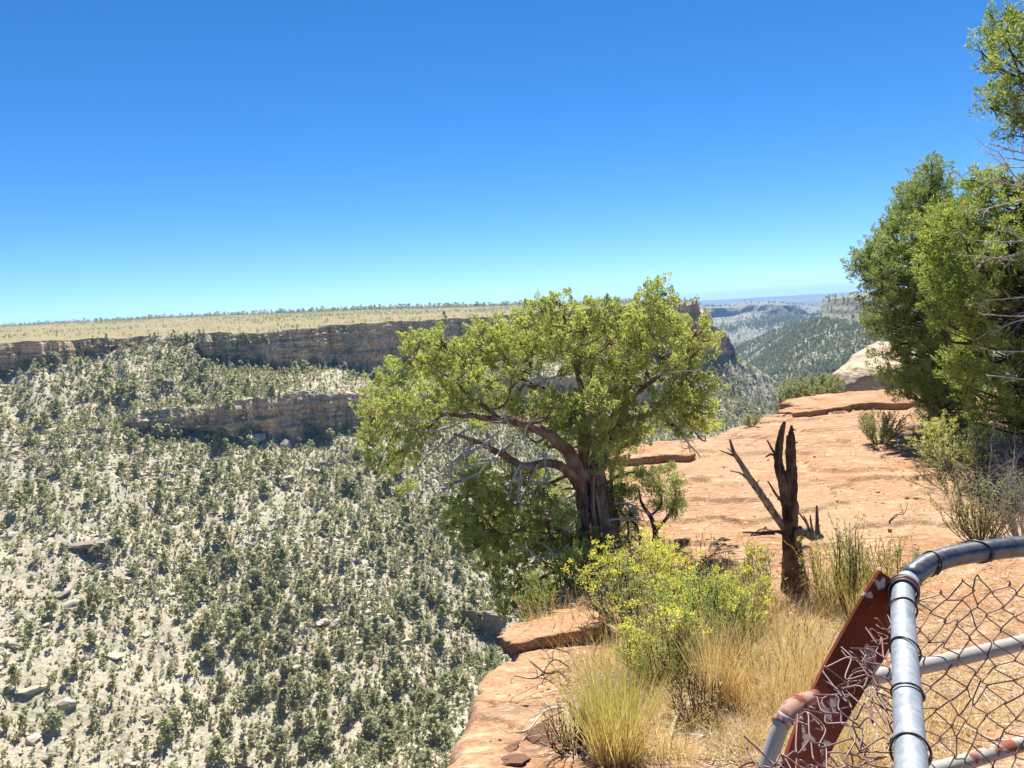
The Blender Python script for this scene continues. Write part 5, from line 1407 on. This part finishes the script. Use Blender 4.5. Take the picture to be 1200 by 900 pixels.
def ring(c, T, R, r, turns=1.0, tilt=0.0, n=28, seed=0):
    T = T / np.linalg.norm(T); a = np.cross(T, [0, 0.2, 1]); a /= np.linalg.norm(a); b = np.cross(T, a)
    t = np.linspace(0, 2 * math.pi * turns, int(n * turns))
    w = 1 + 0.06 * np.sin(t * 1.7 + seed)
    return c + (np.cos(t) * R * w)[:, None] * a + (np.sin(t) * R * w)[:, None] * b + T * ((t / (2 * math.pi)) * 0.004 + tilt * np.sin(t + seed))[:, None]
rq, _ = resample(rail_pts, np.zeros(len(rail_pts)), 200)
rqp = topx(rq); rT = np.gradient(rq, axis=0)
for x, y, tl in ((1065, 885, .010), (1062, 815, .014), (1060, 762, .014), (1058, 717, .010), (1090, 661, .012), (1145, 647, .02)):
    i = int(np.argmin((rqp[:, 0] - x) ** 2 + (rqp[:, 1] - y) ** 2))
    V, F = tube(ring(rq[i], rT[i], PR_ + 0.003, 0.002, 1.15, tl, seed=x), 0.0019, 6); mk('tie_wire', local(V, fence), F, MAT['tie'], fence, True)
i = int(np.argmin((rqp[:, 0] - 1057) ** 2 + (rqp[:, 1] - 694) ** 2))
V, F = tube(ring(rq[i], rT[i], PR_ + 0.005, 0.002, 5.5, 0.012, seed=3), 0.0021, 6); mk('wire_coil', local(V, fence), F, MAT['wire'], fence, True)
# lower pipes
V, F = tube(fp([(985, 802, 1.60), (1040, 790, 1.62), (1120, 772, 1.66), (1210, 750, 1.70), (1320, 722, 1.75), (1560, 668, 1.80), (1800, 612, 1.85)]), 0.0165, 20, 40); mk('brace_pipe', local(V, fence), F, MAT['old_pipe'], fence, True)
V, F = tube(fp([(1060, 912, 1.62), (1140, 890, 1.66), (1210, 868, 1.70), (1320, 838, 1.75), (1560, 766, 1.80), (1800, 694, 1.85)]), 0.0165, 20, 40); mk('brace_pipe', local(V, fence), F, MAT['old_pipe'], fence, True)
V, F = tube(fp([(893, 930, 1.26), (900, 895, 1.27), (912, 858, 1.28), (922, 838, 1.285)]), 0.0142, 20, 30); mk('pipe_post', local(V, fence), F, MAT['old_pipe'], fence, True)
V, F = tube(fp([(914, 850, 1.28), (926, 832, 1.30), (942, 822, 1.33), (956, 814, 1.36)]), [0.0155, 0.0165, 0.015, 0.010], 20, 24, 0.10); mk('collar', local(V, fence), F, MAT['rusty'], fence, True)
V, F = tube(fp([(1780, 570, 1.76), (1800, 760, 1.76), (1820, 1150, 1.70)]), 0.022, 20, 20); mk('post', local(V, fence), F, MAT['metal'], fence, True)
# red steel plate: a strip that bends as it comes down towards us
top = [(1032, 669, 1.560), (1012, 700, 1.545), (988, 742, 1.52), (966, 782, 1.47), (948, 820, 1.40), (932, 856, 1.33), (916, 905, 1.25), (902, 950, 1.18)]
bot = [(1078, 704, 1.600), (1056, 738, 1.585), (1034, 776, 1.56), (1012, 812, 1.51), (992, 846, 1.44), (974, 882, 1.37), (955, 925, 1.29), (942, 970, 1.22)]
ta, _ = resample(fp(top), np.zeros(8), 40); ba, _ = resample(fp(bot), np.zeros(8), 40)
mm = 10; u = np.linspace(0, 1, mm)
Sf = ta[:, None] * (1 - u)[None, :, None] + ba[:, None] * u[None, :, None]
N = np.cross(np.gradient(Sf, axis=0), np.gradient(Sf, axis=1)); N /= np.linalg.norm(N, axis=-1, keepdims=True)
if (N[20, 5] @ fwd) < 0: N = -N
th = 0.007
VF = np.concatenate([Sf.reshape(-1, 3), (Sf + N * th).reshape(-1, 3)])
n1 = 40 * mm; F = [grid_faces(40, mm), grid_faces(40, mm)[:, ::-1] + n1]
def side(idx): idx = np.array(idx); return np.stack([idx[:-1], idx[1:], idx[1:] + n1, idx[:-1] + n1], -1)
for idx in ([i * mm for i in range(40)], [i * mm + mm - 1 for i in range(40)][::-1], list(range(mm))[::-1], list(range(39 * mm, 40 * mm))): F.append(side(idx))
mk('plate', local(VF, fence), F, MAT['plate'], fence, False)
# chain-link mesh
def chain(surf, nu, nv, r, crumple, seed, soft=False):
    """woven wires over a surface function surf(u, v) -> point, with u in cells across and v in half-cells down"""
    B = Bag(); rng = np.random.default_rng(seed)
    for i in range(nu):
        P = []
        for j in range(nv + 1):
            odd = (j + i) % 2
            uu = i + (1.0 + 0.07 if odd else -0.07)
            for vv, du in (((j, 0.0),) if soft else ((j - 0.10, -0.05 if odd else 0.05), (j + 0.10, -0.05 if odd else 0.05))):
                P.append((uu + du, vv, (0.0025 if odd else -0.0025)))
        P = np.array(P)
        W = surf(P[:, 0], P[:, 1])
        e = 0.02
        n_ = np.cross(surf(P[:, 0] + e, P[:, 1]) - W, surf(P[:, 0], P[:, 1] + e) - W); n_ /= np.maximum(np.linalg.norm(n_, axis=1, keepdims=True), 1e-9)
        W = W + n_ * P[:, 2:3]
        q = np.c_[P[:, 0] * 0.45, P[:, 1] * 0.28, P[:, 0] * 0]
        W = W + crumple * np.stack([fbm(q, 3, seed), fbm(q + 9, 3, seed + 1) * 1.6, fbm(q + 21, 3, seed + 2)], -1)
        W = W + rng.normal(size=W.shape) * crumple * 0.05
        segs = [W]
        for s_ in segs:
            q2, rr = resample(s_, np.full(len(s_), r), len(s_) * (6 if soft else 3))
            V, F = tube(q2, rr, 5, cap=False); B.add(V, F)
    return B
C00, C10, C01, C11 = [PD(*c) for c in ((1066, 692, 1.62), (1790, 592, 1.72), (1075, 1010, 1.56), (1810, 880, 1.76))]
CW = 0.0285
nu = int(np.linalg.norm(C10 - C00) / CW); nv = int(np.linalg.norm(C01 - C00) / CW)
def s1(u, v):
    a = (u / nu)[:, None]; b_ = (v / nv)[:, None]
    P = C00 * (1 - a) * (1 - b_) + C10 * a * (1 - b_) + C01 * (1 - a) * b_ + C11 * a * b_
    return P + np.array([0, 0.03, 0]) * np.sin(math.pi * b_)
chain(s1, nu, nv, 0.0016, 0.028, 71).build('chain_link_mesh', MAT['wire'], fence, True)
D00, D10, D01, D11 = [PD(*c) for c in ((1030, 752, 1.46), (1062, 800, 1.30), (868, 905, 1.10), (1062, 1010, 0.98))]
nu2 = int(np.linalg.norm(D01 - D00) / 0.021); nv2 = int(np.linalg.norm(D11 - D01) / 0.021)
def s2(u, v):
    a = (u / nu2)[:, None]; b_ = (v / nv2)[:, None]
    return D00 * (1 - a) * (1 - b_) + D01 * a * (1 - b_) + D10 * (1 - a) * b_ + D11 * a * b_
chain(s2, nu2, nv2, 0.0015, 0.05, 75, True).build('chain_link_mesh', MAT['wire'], fence, True)
B = Bag()
for x, y, d in ((1034, 742, 1.47), (1022, 765, 1.45), (1012, 785, 1.42), (1000, 800, 1.38), (985, 815, 1.34), (970, 828, 1.30), (955, 838, 1.26), (1040, 725, 1.50), (1030, 880, 1.2), (1012, 858, 1.24), (990, 880, 1.2)):
    c = PD(x, y, d)
    for k in range(2):
        t_ = np.linspace(0, rng.uniform(3.5, 6.5), 18); a_, b_ = rand_dirs(2, rng)
        q = c + (np.cos(t_ + k) * 0.022)[:, None] * a_ + (np.sin(t_ + k) * 0.013)[:, None] * b_ + np.array([-0.02, -0.01, -0.015]) * (t_ / 5)[:, None]
        V, F = tube(q, 0.0014, 5, cap=False); B.add(V, F)
B.build('loose_wires', MAT['wire'], fence, True)
